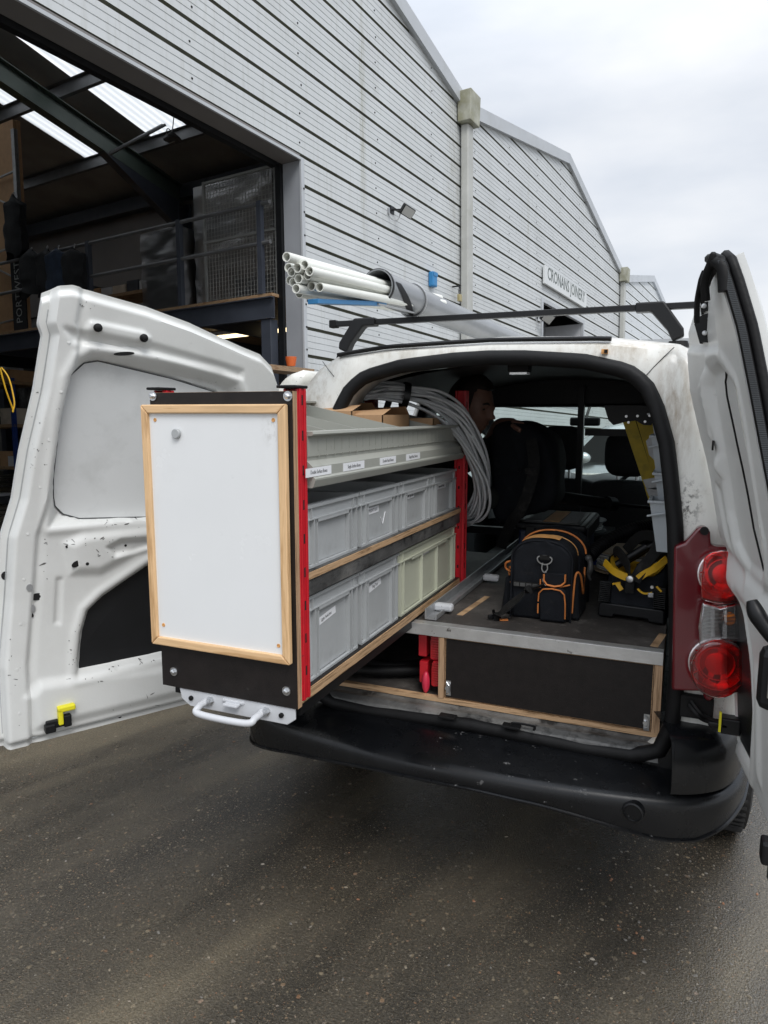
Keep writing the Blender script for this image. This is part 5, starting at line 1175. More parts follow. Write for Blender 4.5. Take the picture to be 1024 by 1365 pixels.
# grey cable coil hung over the back of the unit
CC = thing('cable_coil', 'coil of grey cable hanging over the rear red upright', 'cable', on(600,600,'Y',2.6))
loop = [(470,528,2.30),(500,523,2.36),(540,527,2.42),(575,538,2.47),(604,560,2.53),(626,596,2.60),(640,632,2.66),(641,664,2.70),(629,686,2.74),(608,690,2.80),(588,672,2.86),(560,630,2.86),(520,590,2.82),(480,552,2.72),(462,536,2.5)]
base = [on(x,y,'Y',Y) for x, y, Y in loop]
ctr = sum(base, V())/len(base)
for k in range(20):
    a = 2*math.pi*k/20*2.4; r = .010+.033*((k*7) % 20)/20
    ph = rnd.random()*6; pts = []
    for i, p in enumerate(base):
        o = V((math.cos(a+.16*i), .6*math.sin(a+.16*i), math.sin(a+.16*i)*.9))*r
        e = (p-ctr).normalized()*(.012*math.sin(i*1.1+ph)); pts.append(p+o+e+V((.008,-.004,.006)))
    m = MB(); m.tube(spline(pts, 6, True), .0057, 7, closed=True); m.build('cable', M['cable'], CC, smooth=70)
p = base[2]; m = MB(); d = (base[3]-base[1]).normalized(); u = d.orthogonal().normalized(); w2 = d.cross(u)
m.tube([p-d*.012, p+d*.012], .047, 16, caps=False); m.build('tape_band', M['blackpl'], CC, smooth=60)

# ------------------------------------------------------------------ drawer floor
FL = thing('drawer_floor', 'black plywood drawer floor with an aluminium edge in the van', 'drawer unit', (-.5,2.12,.605))
FX0, FX1 = -1.10, -.022
m = MB(); m.box((FX0,2.135,.8445),(FX1,3.35,.8620)); m.build('floor_board', M['plyfloor'], FL)
m = MB(); m.box((FX0,2.112,.826),(FX1,2.1185,.8645)); m.box((FX0,2.1185,.8622),(FX1,2.150,.8645)); m.build('aluminium_edge', M['alu'], FL, bevel=.0015)
m = MB(); m.box((FX0,2.116,.604),(FX1,2.136,.6185)); m.build('bottom_board', M['plyedge'], FL)
m = MB(); m.box((-.700,2.114,.619),(-.682,2.60,.8255)); m.build('divider_board', M['plyedgeh'], FL)
m = MB(); m.box((FX1-.022,2.114,.619),(FX1,2.60,.8255)); m.build('side_board', M['plyedgeh'], FL)
m = MB(); m.box((FX0,2.14,.604),(FX1,3.3,.612)); m.build('bottom_panel', M['plyfloor'], FL)
m = MB(); m.box((-.680,2.124,.6215),(FX1-.024,2.140,.8235)); dp = m.build('drawer_front', M['plyedge'], FL)
m = MB(); m.box((-.677,2.1215,.6235),(FX1-.0265,2.1238,.8205)); m.build('drawer_facing', M['ply'], dp)
for px in ((598,917),(862,963)):
    P = on(*px,'Y',2.1205); m = MB(); m.cbox(P,(.016,.003,.05)); m.tube([P+V((-.006,-.004,.02)),P+V((.004,-.009,.012)),P+V((.004,-.009,-.012)),P+V((-.006,-.004,-.02))], .0028, 6); m.lathe([(.006,0),(.006,.008)], frame(P+V((-.004,0,.0)),(1,0,0),(0,0,1)), 10); m.build('drawer_catch', M['zinc'], dp)
for px0, px1 in (((613,820),(650,795)),((872,862),(884,845))):
    a = on(*px0,'Z',.8622); b = on(*px1,'Z',.8622); m = MB(); m.bar(a, b, .022, .0012); m.build('ply_patch', M['plyedge'], FL)
# slide rails on the floor
SR = thing('slide_rail', 'long grey slide rail on the van floor beside the shelf unit', 'slide rail', (-.745,2.4,.865))
m = MB(); m.box((-.765,2.16,.8652),(-.760,3.6,.90)); m.box((-.760,2.16,.8652),(-.725,3.6,.870)); m.box((-.728,2.16,.870),(-.724,3.6,.882)); m.build('channel', M['steel'], SR)
m = MB(); m.box((-1.14,2.16,.8652),(-1.10,3.6,.90)); m.build('channel', M['steel'], SR)
for px in ((592,809),(655,770)):
    P = on(*px,'Z',.885); m = MB(); m.cbox(P,(.065,.032,.026)); m.build('rail_stop', M['gpaint'], SR, bevel=.008)
# red clamps in the open bay
def clamp(loc, lb, flip=1):
    t = thing('red_clamp', lb, 'clamp', loc, 'red ribbed clamps in the open drawer bay')
    x, y, z = loc
    m = MB(); m.box((x-.045,y,z),(x-.016,y+.06,z+.075)); m.build('jaw', M['red'], t, bevel=.003)
    m = MB(); m.prism([(0,0),(.008,-.004),(.036,0),(.040,.02),(.040,.07),(.034,.085),(.006,.085),(.0,.06)], frame((x,y+.03,z),(1,0,0),(0,0,1)), .04); m.build('grip', M['red'], t, bevel=.003)
    for k in range(9):
        m = MB(); m.box((x+.003,y-.012,z+.006+.0085*k),(x+.037,y-.0095,z+.0105+.0085*k)); m.build('rib', M['lampred'], t)
clamp((-.742,2.16,.735), 'upper red ribbed clamp in the open bay beside the plywood divider'); clamp((-.736,2.155,.645), 'lower red ribbed clamp standing above the pink handle')
t = thing('pink_handle', 'rounded pink red handle below the red clamps', 'handle', (-.752,2.14,.635))
m = MB(); m.ball((-.752,2.14,.655), .017, 14, 10, (.8,.9,2.2)); m.build('grip', M['pink'], t, smooth=70)
t = thing('black_pipes', 'black pipes lying on the floor of the open drawer bay', 'pipes', (-.95,2.3,.64))
for k in range(2):
    m = MB(); m.tube(spline([(-1.1,2.16+.05*k,.65+.02*k),(-.95,2.20+.05*k,.645),(-.80,2.28+.06*k,.643)],5), .02, 10); m.build('pipe', M['rubber'], t, smooth=60)

# ------------------------------------------------------------------ roof bar, tube and conduits
RB = thing('roof_bar', 'black roof bar with angled feet across the van roof', 'roof bar', (-.57,2.6,1.80))
YB = 2.62
A = on(449,434,'Y',YB); B = on(911,405,'Y',YB); zb = (A.z+B.z)/2
m = MB(); m.bar((A.x,YB,zb),(B.x+.1,YB,zb), .030,.021); m.build('cross_bar', M['blackpl'], RB, bevel=.003)
for (x, s) in ((A.x,-1),(B.x+.1,1)):
    m = MB(); m.cbox((x+.012*s,YB,zb),(.03,.034,.030)); m.build('end_cap', M['rubber'], RB, bevel=.003)
fl_ = on(487,447,'Y',YB); fr2 = on(868,420,'Y',YB)
for (x, s) in ((fl_.x,-1),(fr2.x,1)):
    m = MB(); m.prism([(-.05*s,.016),(.04*s,.016),(.105*s,-.075),(.108*s,-.10),(.072*s,-.115),(.055*s,-.08),(.0*s,-.016),(-.05*s,-.016)], frame((x,YB+.025,zb),(1,0,0),(0,0,1)), .05); m.build('bar_foot', M['blackpl'], RB, bevel=.006)
    m = MB(); m.lathe([(.035,0),(.030,.02)], MX.Translation((x+.09*s,YB,zb-.135)), 14); m.build('foot_pad', M['rubber'], RB)
c = on(548,410,'Y',YB); TX, TZ = c.x, zb+.013+.062
YE = on(503,385,'X',TX).y
TB = thing('grey_tube', 'large grey plastic tube strapped along the van roof', 'tube', (TX,YE,TZ))
rT = .057; T = MX.Translation((TX,YE,TZ)) @ MX.Rotation(rad(-90),4,'X')
m = MB(); m.lathe([(rT-.004,1.0),(rT-.004,.0),(rT,0),(rT,3.3),(rT-.004,3.3)], T, 40, caps=False); m.build('tube_wall', M['tube'], TB, smooth=50)
m = MB(); m.lathe([(rT+.0008,0.0),(rT+.003,.002),(rT+.003,.012),(rT+.0008,.014)], T, 40, caps=False); m.build('tube_collar', M['blackpl'], TB, smooth=50)
m = MB()      # torn black sleeve end wrapped round the tube
def slv(u, v):
    a = math.pi*(.15+1.45*u); k = .05+.34*sst(.0,1,1-abs(2*u-1.0))*1.0
    y = .02 + v*(.06+.30*(.5+.5*math.cos(2*math.pi*(u-.62))))
    return T @ V(((rT+.0016)*math.cos(a), (rT+.0016)*math.sin(a), y))
P0 = YE
for yy in (.33,):
    m.tube([T @ V(((rT+.004)*math.cos(q), (rT+.004)*math.sin(q), yy+.01*math.sin(q))) for q in [2*math.pi*k/28 for k in range(28)]], .004, 6, closed=True)
m.build('bungee_strap', M['steel'], TB)
m = MB(); m.grid(lambda u, v: T @ V(((rT+.0018)*math.cos(lerp(-.30,1.55,u)), (rT+.0018)*math.sin(lerp(-.30,1.55,u)), .03+.27*u**1.5+v*(.05+.03*math.sin(u*math.pi)))), 30, 4); m.build('torn_sleeve', M['rubber'], TB, smooth=60)
tuck = [(385,356),(404,350),(417,347),(430,345),(409,360),(422,358),(435,361),(396,366),(404,366),(428,366),(412,367),(400,349),(426,353)]
PB = thing('conduit_bundle', 'bundle of white plastic conduits sticking out of the grey tube', 'conduits', (TX,YE-.5,TZ))
k = 0; hexs = []
for r_, n_ in ((0,1),(.0262,6),(.0455,9)):
    for q in range(n_): hexs.append((r_*math.cos(2*math.pi*q/n_+.3), r_*math.sin(2*math.pi*q/n_+.3)))
Yend = on(404,360,'X',TX).y
for i, (hx, hz) in enumerate(hexs):
    if i in (13,14): continue
    e = Yend + .06*rnd.random() - (.05 if i == 9 else 0)+(.03 if i > 10 else 0); sx = 1.0; oz = V(((rnd.random()-.5)*.008-.004, 0, (rnd.random()-.5)*.008))
    a = V((TX+hx*sx-.018, e, TZ+hz*sx-.056))+oz; b_ = V((TX+hx*.86+.004, YE+.6, TZ+hz*.84+.012))
    m = MB(); d = (b_-a); T2 = frame(a, d.orthogonal(), d.cross(d.orthogonal())); T2 = T2 if (T2.to_3x3() @ V((0,0,1))).dot(d) > 0 else T2 @ MX.Rotation(math.pi,4,'X'); L_ = d.length
    m.lathe([(.0107,.25),(.0107,0),(.0130,0),(.0130,L_)], T2, 16, caps=False); m.build('conduit', M['pvc'], PB, smooth=50)
a = V((TX+.002,Yend+.05,TZ-.114)); b_ = V((TX+.010,YE+.02,TZ-.056))
m = MB(); m.bar(a, b_, .035, .014); props(m.build('blue_strip', M['bluepipe'], bevel=.002), 'flat blue strip under the white conduits', 'strip')
m = MB(); m.tube(spline([V((TX,YE+.02,TZ-rT-.004)),V((TX+.03,YE-.06,TZ-rT-.012)),V((TX+.05,YE+.1,TZ-rT-.010)),V((TX+.03,YB-.05,zb+.02))],6), .0035, 6); m.build('elastic_cord', M['steel'], TB)

# ------------------------------------------------------------------ bags and goods on the van floor
ZF = .8625
def arch(w_, h, r, n=8):
    p = [(-w_/2,0),(w_/2,0)]
    p += [(w_/2-r+r*math.cos(math.pi/2*k/n), h-r*.72+r*.72*math.sin(math.pi/2*k/n)) for k in range(n+1)]
    p += [(-w_/2+r-r*math.sin(math.pi/2*k/n), h-r*.72+r*.72*math.cos(math.pi/2*k/n)) for k in range(n+1)]
    return p
BG = thing('tool_bag', 'black tool bag with orange piping and hanging shoulder strap', 'tool bag', (-.41,2.4,ZF))
fl, fr = on(681,822,'Z',ZF), on(759,831,'Z',ZF)
bx = (fr-fl); bw = bx.length+.004; bx.normalize(); bz = V((0,0,1)); by = bz.cross(bx)
BT = MX((bx, by, bz)).transposed().to_4x4(); BT.translation = (fl+fr)/2       # x along the face, y into the van, z up
bh = onp(722,720,BT.translation+by*.02,by).z-ZF
def soft(poly, d0, d1, name, mat, bulge=.012, bev=.012, par=BG, T=BT, sub=6):
    m = MB(); n = len(poly); fr_ = []
    cx = sum(p[0] for p in poly)/n; cz = sum(p[1] for p in poly)/n
    for j in range(sub+1):
        t = j/sub; k = 1+bulge*8*math.sin(math.pi*t)*.25
        fr_.append([T @ (V((cx+(x-cx)*k, lerp(d0,d1,t), max(0,cz+(z-cz)*k))) + NZ.noise_vector(V((x*17,t*3,z*17)))*.006) for x, z in poly])
    vs = [p for f in fr_ for p in f]; fs = [tuple(range(n)), tuple(sub*n+i for i in range(n-1,-1,-1))]
    fs += [(j*n+i, (j+1)*n+i, (j+1)*n+(i+1) % n, j*n+(i+1) % n) for j in range(sub) for i in range(n)]
    m.add(vs, fs); return m.build(name, M[mat], par, smooth=50, bevel=bev)
A1 = arch(bw, bh, bw*.42)
soft(A1, 0, .12, 'front_compartment', 'canvas')
soft(arch(bw*1.1, bh*.86, bw*.4), .122, .20, 'middle_compartment', 'canvas')
pr = onp(783,740,BT.translation+by*.25,by); 
A2 = arch(bw*1.16, bh*1.02, bw*.54)
soft(A2, .205, .31, 'rear_compartment', 'canvas')
def piping(poly, y, r, name, mat, cut=(0,1), T=BT, par=BG, off=(0,0)):
    p = [T @ V((x+off[0], y, z+off[1])) for x, z in poly]; a, b = int(cut[0]*len(p)), int(cut[1]*len(p)); m = MB(); m.tube(p[a:b], r, 7); return m.build(name, M[mat], par, smooth=60)
arc1 = A1[1:]+[A1[0]]
piping(arc1, .004, .0035, 'piping', 'canvas'); piping(arc1, .112, .0040, 'piping', 'tan', (.06,.92))
# broad tan grip patch over the crown
m = MB(); n_ = len(arc1)
pts = [arc1[i] for i in range(int(n_*.38), int(n_*.82))]
m.grid(lambda u, v: (lambda i, t: BT @ V((lerp(pts[i][0],pts[min(i+1,len(pts)-1)][0],t)*1.02, .045+v*.07, lerp(pts[i][1],pts[min(i+1,len(pts)-1)][1],t)+.004)))(min(len(pts)-2,int(u*(len(pts)-1))), u*(len(pts)-1)-min(len(pts)-2,int(u*(len(pts)-1)))), 24, 4); m.build('leather_grip', M['tan'], BG, smooth=60)
arc2 = A2[1:]+[A2[0]]
piping(arc2, .207, .0034, 'piping', 'orange', (.05,.95)); piping(arc2, .305, .004, 'piping', 'canvas')
# front pockets with orange binding
px1 = [(.0,.005),(.0,.105),(.012,.118),(.070,.118),(.084,.105),(.086,.005)]
soft([(x*bw/.19,z) for x, z in px1], -.022, -.001, 'front_pocket', 'canvas', .0, .006, sub=2)
def bind(pts, y, r=.0036, name='pocket_binding'):
    m = MB(); m.tube([BT @ V((x*bw/.19, y, z)) for x, z in pts], r, 7, fl=.7); m.build(name, M['orange'], BG, smooth=60)
bind([(-.002,.030),(-.002,.062)],-.024); bind([(-.002,.070),(.0,.098),(.012,.112),(.04,.116),(.066,.112),(.078,.10),(.082,.07),(.083,.02)],-.0245)
soft([(x*bw/.19,z) for x, z in [(.014,.128),(.014,.165),(.074,.165),(.076,.130),(.06,.122),(.03,.122)]], -.014, -.001, 'phone_pocket', 'canvas', .0, .004, sub=2)
bind([(.012,.160),(.012,.140),(.022,.126),(.045,.122),(.066,.127),(.078,.140),(.078,.165)],-.0155,.0046)
bind([(.0,.112),(.0,.140)],-.006); bind([(.060,.119),(.092,.130)],-.006)
# end pockets
for s, pts in ((1,[(.097,.03,.02),(.102,.14,.02),(.108,.165,.03),(.116,.15,.05),(.118,.10,.09),(.116,.075,.12),(.112,.09,.16),(.110,.15,.19)]),(-1,[(-.102,.165,.02),(-.112,.16,.05),(-.118,.14,.07),(-.112,.12,.06),(-.102,.112,.03)])):
    m = MB(); m.tube(spline([BT @ V((x*bw/.19,y,z)) for x, z, y in pts],5), .0036, 7); m.build('pocket_binding', M['orange'], BG, smooth=60)
m = MB(); m.tube(spline([BT @ V((-.104*bw/.19,.03,.185)),BT @ V((-.122*bw/.19,.04,.175)),BT @ V((-.124*bw/.19,.05,.155)),BT @ V((-.104*bw/.19,.03,.15))],5), .0038, 7); m.build('pocket_binding', M['orange'], BG, smooth=60)
soft([(-.14,.0),(-.09,.0),(-.09,.12),(-.125,.13)], .03, .2, 'end_pocket', 'canvas', .01, .01, sub=3); soft([(.09,.0),(.125,.0),(.118,.13),(.09,.14)], .03, .2, 'end_pocket', 'canvas', .01, .01, sub=3)
# D ring, snap hook, strap, badge
P = BT @ V((.012,-.008,bh*.79))
m = MB(); m.tube([P+bx*(.024*math.cos(a))+bz*(.019*math.sin(a)*(1.0 if math.sin(a) < 0 else .55)) for a in [2*math.pi*k/20 for k in range(20)]], .0026, 6, closed=True); m.build('d_ring', M['zinc'], BG, smooth=60)
m = MB(); m.cbox(P+bz*.004, (.034,.006,.016)); m.build('ring_tab', M['webbing'], BG, bevel=.002)
m = MB(); m.tube(spline([P+bz*-.014+bx*-.006,P+bz*-.034+bx*-.008,P+bz*-.045,P+bz*-.034+bx*.010,P+bz*-.016+bx*.008],5), .0024, 6); m.tube([P+bz*-.042+bx*.004,P+bz*-.062+bx*.006], .004, 8); m.tube(spline([P+bz*-.06,P+bz*-.074+bx*-.004,P+bz*-.088+bx*.006,P+bz*-.076+bx*.014],5), .002, 6); m.build('snap_hook', M['zinc'], BG, smooth=60)
m = MB(); q0 = P+bz*-.085-by*.012; q1 = on(700,790,'Y',2.262); q1.z = max(q1.z, ZF+.03); q2 = on(658,822,'Z',ZF+.012)
cv = spline([q0, q0.lerp(q1,.5)+V((0,-.012,.004)), q1, q2+V((.02,0,.012)), q2], 6)
def strap(m, cv, w_, th, side):
    n = len(cv)
    for sgn in (0,):
        vs = []
        for i, p in enumerate(cv):
            t = (cv[min(n-1,i+1)]-cv[max(0,i-1)]).normalized(); sd_ = (V(side)-t*V(side).dot(t)).normalized(); nn = t.cross(sd_)
            ww = w_[i] if isinstance(w_, list) else w_
            for a, b in ((-1,-1),(1,-1),(1,1),(-1,1)): vs.append(p+sd_*(a*ww/2)+nn*(b*th/2))
        m.add(vs, [(i*4+k, i*4+(k+1) % 4, (i+1)*4+(k+1) % 4, (i+1)*4+k) for i in range(n-1) for k in range(4)]+[(3,2,1,0),((n-1)*4,(n-1)*4+1,(n-1)*4+2,(n-1)*4+3)])
    return m
ws = [lerp(.016,.046,sst(.1,.7,i/(len(cv)-1))) for i in range(len(cv))]
strap(m, cv, ws, .004, (.75,0,.65)); m.build('shoulder_strap', M['webbing'], BG, smooth=50)
m = MB(); m.bar(q2+V((-.016,-.01,0)), q2+V((.018,.02,.0)), .012, .014); m.build('strap_buckle', M['blackpl'], BG, bevel=.003)
m = MB(); a = on(664,826,'Z',ZF+.003); m.bar(a+V((.005,.0,0)), a+V((.03,.012,0)), .012, .004); m.build('strap_patch', M['orange'], BG)
B0 = BT @ V((-.045*bw/.19,-.0085,bh*.44)); TB_ = MX((bx, by, bz)).transposed().to_4x4(); TB_.translation = B0
m = MB(TB_); m.box((-.043,-.0,-.009),(.043,.004,.009)); bd = m.build('badge', M['webbing'], BG, bevel=.001)
m = MB(TB_); 
for k in range(4): m.box((-.040+.0205*k,-.001,-.006),(-.040+.0205*k+.017,-.0002,.006))
m.build('badge_blocks', M['sill'], bd)
m = MB(); c = onp(786,755,BT.translation+by*.2,by)
vs = [c+V((rnd.uniform(-.012,.012), rnd.uniform(-.01,.01), lerp(.035,-.045,k/9))) for k in range(10)]
m.tube(spline([c+V((-.012,0,.036)),c+V((.0,.002,.02)),c+V((.004,-.003,-.005)),c+V((-.002,0,-.03)),c+V((.006,0,-.05))],4), [.006,.010,.013,.012,.010,.010,.010,.011,.012,.012,.011,.010,.008,.007,.006,.005,.003], 7); m.build('tied_rag', M['sill'], BG, smooth=70)

# second bag, open topped, black with yellow lining
B2 = thing('open_tool_bag', 'open topped black tool bag with yellow lining and moulded base', 'tool bag', (-.13,2.55,ZF))
gl, gr = on(799,822,'Z',ZF), on(884,834,'Z',ZF); gx = (gr-gl); gw = gx.length; gx.normalize(); gy = V((0,0,1)).cross(gx)
GT = MX((gx, gy, V((0,0,1)))).transposed().to_4x4(); GT.translation = (gl+gr)/2
m = MB(GT); hw = gw/2
m.prism([(-hw-.004,.004),(-hw+.045,.004),(-hw+.05,.014),(hw-.05,.014),(hw-.045,.004),(hw+.004,.004),(hw+.004,.045),(hw-.004,.052),(-hw+.004,.052),(-hw-.004,.045)], MX.Rotation(rad(90),4,'X') @ MX.Translation((0,0,-.30)), .305); m.build('moulded_base', M['blackpl'], B2, smooth=30, bevel=.005)
def b2w(u, v):   # body wall ring, narrowing to the mouth
    a = 2*math.pi*u; e = .4; sg = lambda t: math.copysign(abs(t)**e, t); k = lerp(1.0, .97, v)
    p = V((hw*.98*k*sg(math.cos(a)), .145+.145*lerp(1,.82,v)*sg(math.sin(a)), .05+.12*v + .022*v*math.cos(2*a)))
    return GT @ (p + NZ.noise_vector(p*18)*.016*math.sin(math.pi*min(1,v*1.1)))
m = MB(); m.grid(b2w, 48, 14, cu=True); m.build('bag_body', M['canvas'], B2, smooth=60)
m = MB(); m.grid(lambda u, v: b2w(u, 1).lerp(GT @ V((0,.145,.10)), .06+.5*v)+V((0,0,-.02*v+.004)), 48, 4, cu=True); m.build('yellow_lining', M['yellow'], B2, smooth=60)
def bandpoly(pts, w_, mat, name, th=.006, side=(0,0,1)):
    m = MB(); strap(m, spline([GT @ V(p) for p in pts], 6), w_, th, side); return m.build(name, M[mat], B2, smooth=50)
bandpoly([(-hw*.95,.02,.185),(-hw*.6,-.008,.165),(-hw*.25,-.014,.152),(-.01,-.016,.15)], .024, 'yellow', 'yellow_band'); bandpoly([(.02,-.016,.15),(hw*.35,-.012,.165),(hw*.7,.0,.19),(hw*.95,.03,.215)], .022, 'yellow', 'yellow_band')
bandpoly([(-hw*.6,-.006,.12),(-hw*.35,-.012,.128)], .006, 'yellow', 'yellow_trim'); bandpoly([(.02,-.014,.115),(.04,-.016,.103),(.065,-.014,.108)], .005, 'yellow', 'yellow_trim'); bandpoly([(-.045,-.014,.125),(-.03,-.015,.105)], .014, 'yellow', 'yellow_trim', side=(1,0,0)); bandpoly([(hw*.75,-.004,.128),(hw*.9,-.002,.112)], .006, 'yellow', 'yellow_trim')
bandpoly([(-hw*.95,.16,.19),(-hw*.6,.05,.22),(-hw*.2,.0,.19),(-.01,-.018,.155)], .034, 'webbing', 'carry_handle'); bandpoly([(hw*.8,.06,.32),(hw*.62,.03,.24),(hw*.3,-.005,.185),(.01,-.018,.14)], .036, 'webbing', 'carry_handle', side=(1,0,.3)); bandpoly([(hw*.9,.22,.19),(hw*.4,.20,.25),(-hw*.2,.22,.25),(-hw*.7,.24,.19)], .036, 'webbing', 'carry_handle')
bandpoly([(-.004,-.021,.15),(-.004,-.022,.10)], .026, 'webbing', 'strap_end', side=(1,0,0))
P = GT @ V((-.004,-.022,.147)); m = MB(); m.lathe([(.013,0),(.011,.006),(.004,.008)], frame(P, gx, V((0,0,1))), 16); m.build('rivet', M['zinc'], B2, smooth=30)
P = GT @ V((.062,-.018,.10)); m = MB(); m.cbox(P,(.018,.008,.016)); m.build('buckle', M['steel'], B2, bevel=.003)
P = GT @ V((hw*.62,-.008,.125)); m = MB(); m.lathe([(.006,0),(.005,.003)], frame(P, gx, V((0,0,1))), 12); m.build('rivet', M['zinc'], B2)
for s in (-1, 1):
    for k in range(11):
        z = .058+.0062*k; x0 = hw*(.70+.02*k if s < 0 else .62+.02*(10-k)*.4); m = MB(GT); xx = s*hw*(.86-.25*(z-.05)) ; m.box((xx-.018,-.0105+.14*(z-.05),z),(xx+.018,-.004+.14*(z-.05)+.006,z+.003)); m.build('corner_rib', M['blackpl'], B2)
for c in ((-.03,.10,.2),(.05,.16,.2),(.0,.2,.21)):
    m = MB(); P = GT @ V(c); m.tube([P+V((-.06,0,-.05)), P+V((.05,.03,.03))], .014, 8); m.build('tool_grip', M['blackpl'], B2, smooth=50)
# corrugated hose arching over the open bag
HS = thing('vacuum_hose', 'black vacuum hose arching over the open tool bag', 'hose', on(800,740,'Y',2.85))
hp2 = spline([on(786,742,'Y',2.72),on(800,728,'Y',2.78),on(825,713,'Y',2.86),on(850,704,'Y',2.92),(on(872,702,'Y',3.0)),(on(892,712,'Y',3.05))], 14)
m = MB(); m.tube(hp2, [.026 if i % 2 else .0235 for i in range(len(hp2))], 12); m.build('hose', M['rubber'], HS, smooth=30)
HS2 = thing('vacuum_pipe', 'black vacuum pipe lying across the cable reels', 'hose', on(720,655,'Y',3.2))
m = MB(); m.tube([on(742,662,'Y',3.15),on(812,672,'Y',3.3)], .026, 12); m.tube([on(808,671.5,'Y',3.28),on(818,673,'Y',3.32)], .034, 12); m.tube([on(815,672,'Y',3.3),on(880,678,'Y',3.45)], .008, 8); m.build('pipe', M['blackpl'], HS2, smooth=40)

# power tool case with clear lid
TCs = thing('organiser_case', 'dark organiser case with a worn clear lid behind the tool bag', 'case', (-.53,3.2,ZF))
cl_, cr_ = on(684,725,'Z',ZF), on(790,735,'Z',ZF); cy0 = 3.02; zt = .9
tl, trr = on(690,694,'Y',3.05), on(782,702,'Y',2.98)
x0, x1, zt = tl.x, trr.x, (tl.z+trr.z)/2
m = MB(); m.box((x0+.015,3.0,ZF+.002),(x1-.015,3.42,zt-.03)); m.build('case_body', M['plasticblue'], TCs, bevel=.012)
m = MB(); m.box((x0,2.985,zt-.03),(x1,3.44,zt)); m.build('case_lid', M['blackpl'], TCs, bevel=.010)
m = MB(); m.box((x0+.03,3.02,zt+.0005),(x1-.03,3.40,zt+.004)); m.build('lid_window', M['sill'], TCs)
for k in range(3):
    xa = lerp(x0+.04,x1-.04,k/3); m = MB(); m.box((xa,3.04,zt+.0045),(xa+(x1-x0-.1)/3,3.38,zt+.006)); m.build('lid_panel', M['tan' if k == 1 else 'roofdk'], TCs)
for k in range(14):
    m = MB(); yy = 3.0+.03*k; m.box((x1+.0005,yy,zt-.055),(x1+.008,yy+.012,zt-.006)); m.build('lid_rib', M['blackpl'], TCs)
for k in range(3):
    m = MB(); xa = lerp(x0+.05,x1-.08,k/2); m.box((xa,2.978,zt-.06),(xa+.04,2.9845,zt-.012)); m.build('catch', M['blackpl'], TCs, bevel=.003)
# cable reels
def reel(c, r, h, lb, turns, top):
    t = thing('cable_reel', lb, 'cable reel', c, 'cable reels on the van floor'); T = MX.Translation(c)
    m = MB(); m.lathe([(.03,0),(r,0),(r,.005),(.03,.005)], T, 32); m.lathe([(.03,h),(r,h),(r+.001,h+.003),(r,h+.006),(.03,h+.006)], T, 32); m.build('flange', M[top], t, smooth=40)
    m = MB(); m.lathe([(r*.55,.006),(r*.55,h-.001)], T, 28, caps=False); m.build('core', M['blackpl'], t)
    for k in range(turns):
        m = MB(); z = .012+(h-.02)*k/max(1,turns-1); rr = r*(.86+.03*math.sin(k*2.3)); m.tube([T @ V((rr*math.cos(a),rr*math.sin(a),z)) for a in [2*math.pi*q/36 for q in range(36)]], (h-.02)/turns*.5, 6, closed=True); m.build('cable_turn', M['reelw'], t, smooth=60)
    return t
c1 = on(835,735,'Y',3.10); reel((c1.x,3.12,ZF+.02), .135, .085, 'white cable reel with a tan flange behind the open tool bag', 8, 'reelt')
P = on(768,668,'Y',3.62); reel((P.x,3.62,ZF+.10), .15, .05, 'grey cable reel lying deeper behind the organiser case', 4, 'purlin')
t = thing('blue_tub', 'dark blue tub under the white cable reel', 'tub', (c1.x-.13,3.2,ZF)); m = MB(); m.lathe([(.07,0),(.08,.07),(.084,.075)], MX.Translation((c1.x-.15,3.22,ZF+.001)), 20); m.build('tub_body', M['blueup'], t, smooth=50)
t = thing('low_crate', 'black crate under the far cable reel', 'crate', (P.x,3.62,ZF)); m = MB(); m.box((P.x-.18,3.5,ZF+.001),(P.x+.18,3.8,ZF+.098)); m.build('tub', M['blackpl'], t, bevel=.006)
m = MB(); m.box((P.x-.19,3.49,ZF+.08),(P.x+.19,3.499,ZF+.097)); m.build('rim', M['blackpl'], t)
# yellow fibreglass ladder leaning by the driver seat
LD = thing('folding_ladder', 'yellow folding ladder leaning between the bins and the seat', 'ladder', on(880,700,'Y',3.2))
def lplate(name, poly, Y, mat, th, par=LD, bev=.002):
    pp = [onp(x,y,V((0,Y,0)),V((0,1,0))) for x, y in poly]; n = len(pp); m = MB()
    m.add(pp+[p+V((0,th,0)) for p in pp], [tuple(range(n)), tuple(range(2*n-1,n-1,-1))]+[(i,(i+1) % n,n+(i+1) % n,n+i) for i in range(n)]); return m.build(name, M[mat], par, bevel=bev)
lplate('stile', [(830,559),(846,559),(872,640),(884,690),(868,676),(857,640)], 3.22, 'ladder', .04)
lplate('stile', [(849,560),(873,566),(888,650),(892,700),(887,696),(873,640)], 3.225, 'ladder', .03)
lplate('stile_web', [(845,560),(850,560),(876,640),(886,690),(883,690),(872,640)], 3.235, 'darkhole', .02)
hg = lplate('top_hinge', [(806,541),(868,541),(872,558),(868,566),(858,566),(848,560),(832,562),(818,566),(812,560)], 3.21, 'blackpl', .05)
for x, y in ((835,555),(850,554.5),(866,554),(838,563),(860,562)):
    c = on(x,y,'Y',3.209); m = MB(); m.lathe([(.006,0),(.005,.003)], frame(c,(1,0,0),(0,0,1)), 12); m.build('hinge_rivet', M['zinc'], hg)
for poly in ([(858,640),(880,636),(884,646),(874,652),(862,650)],[(862,652),(876,650),(880,664),(868,666)],[(862,588),(870,580),(874,600),(872,612),(866,606)]):
    lplate('bracket', poly, 3.212, 'steel', .02)
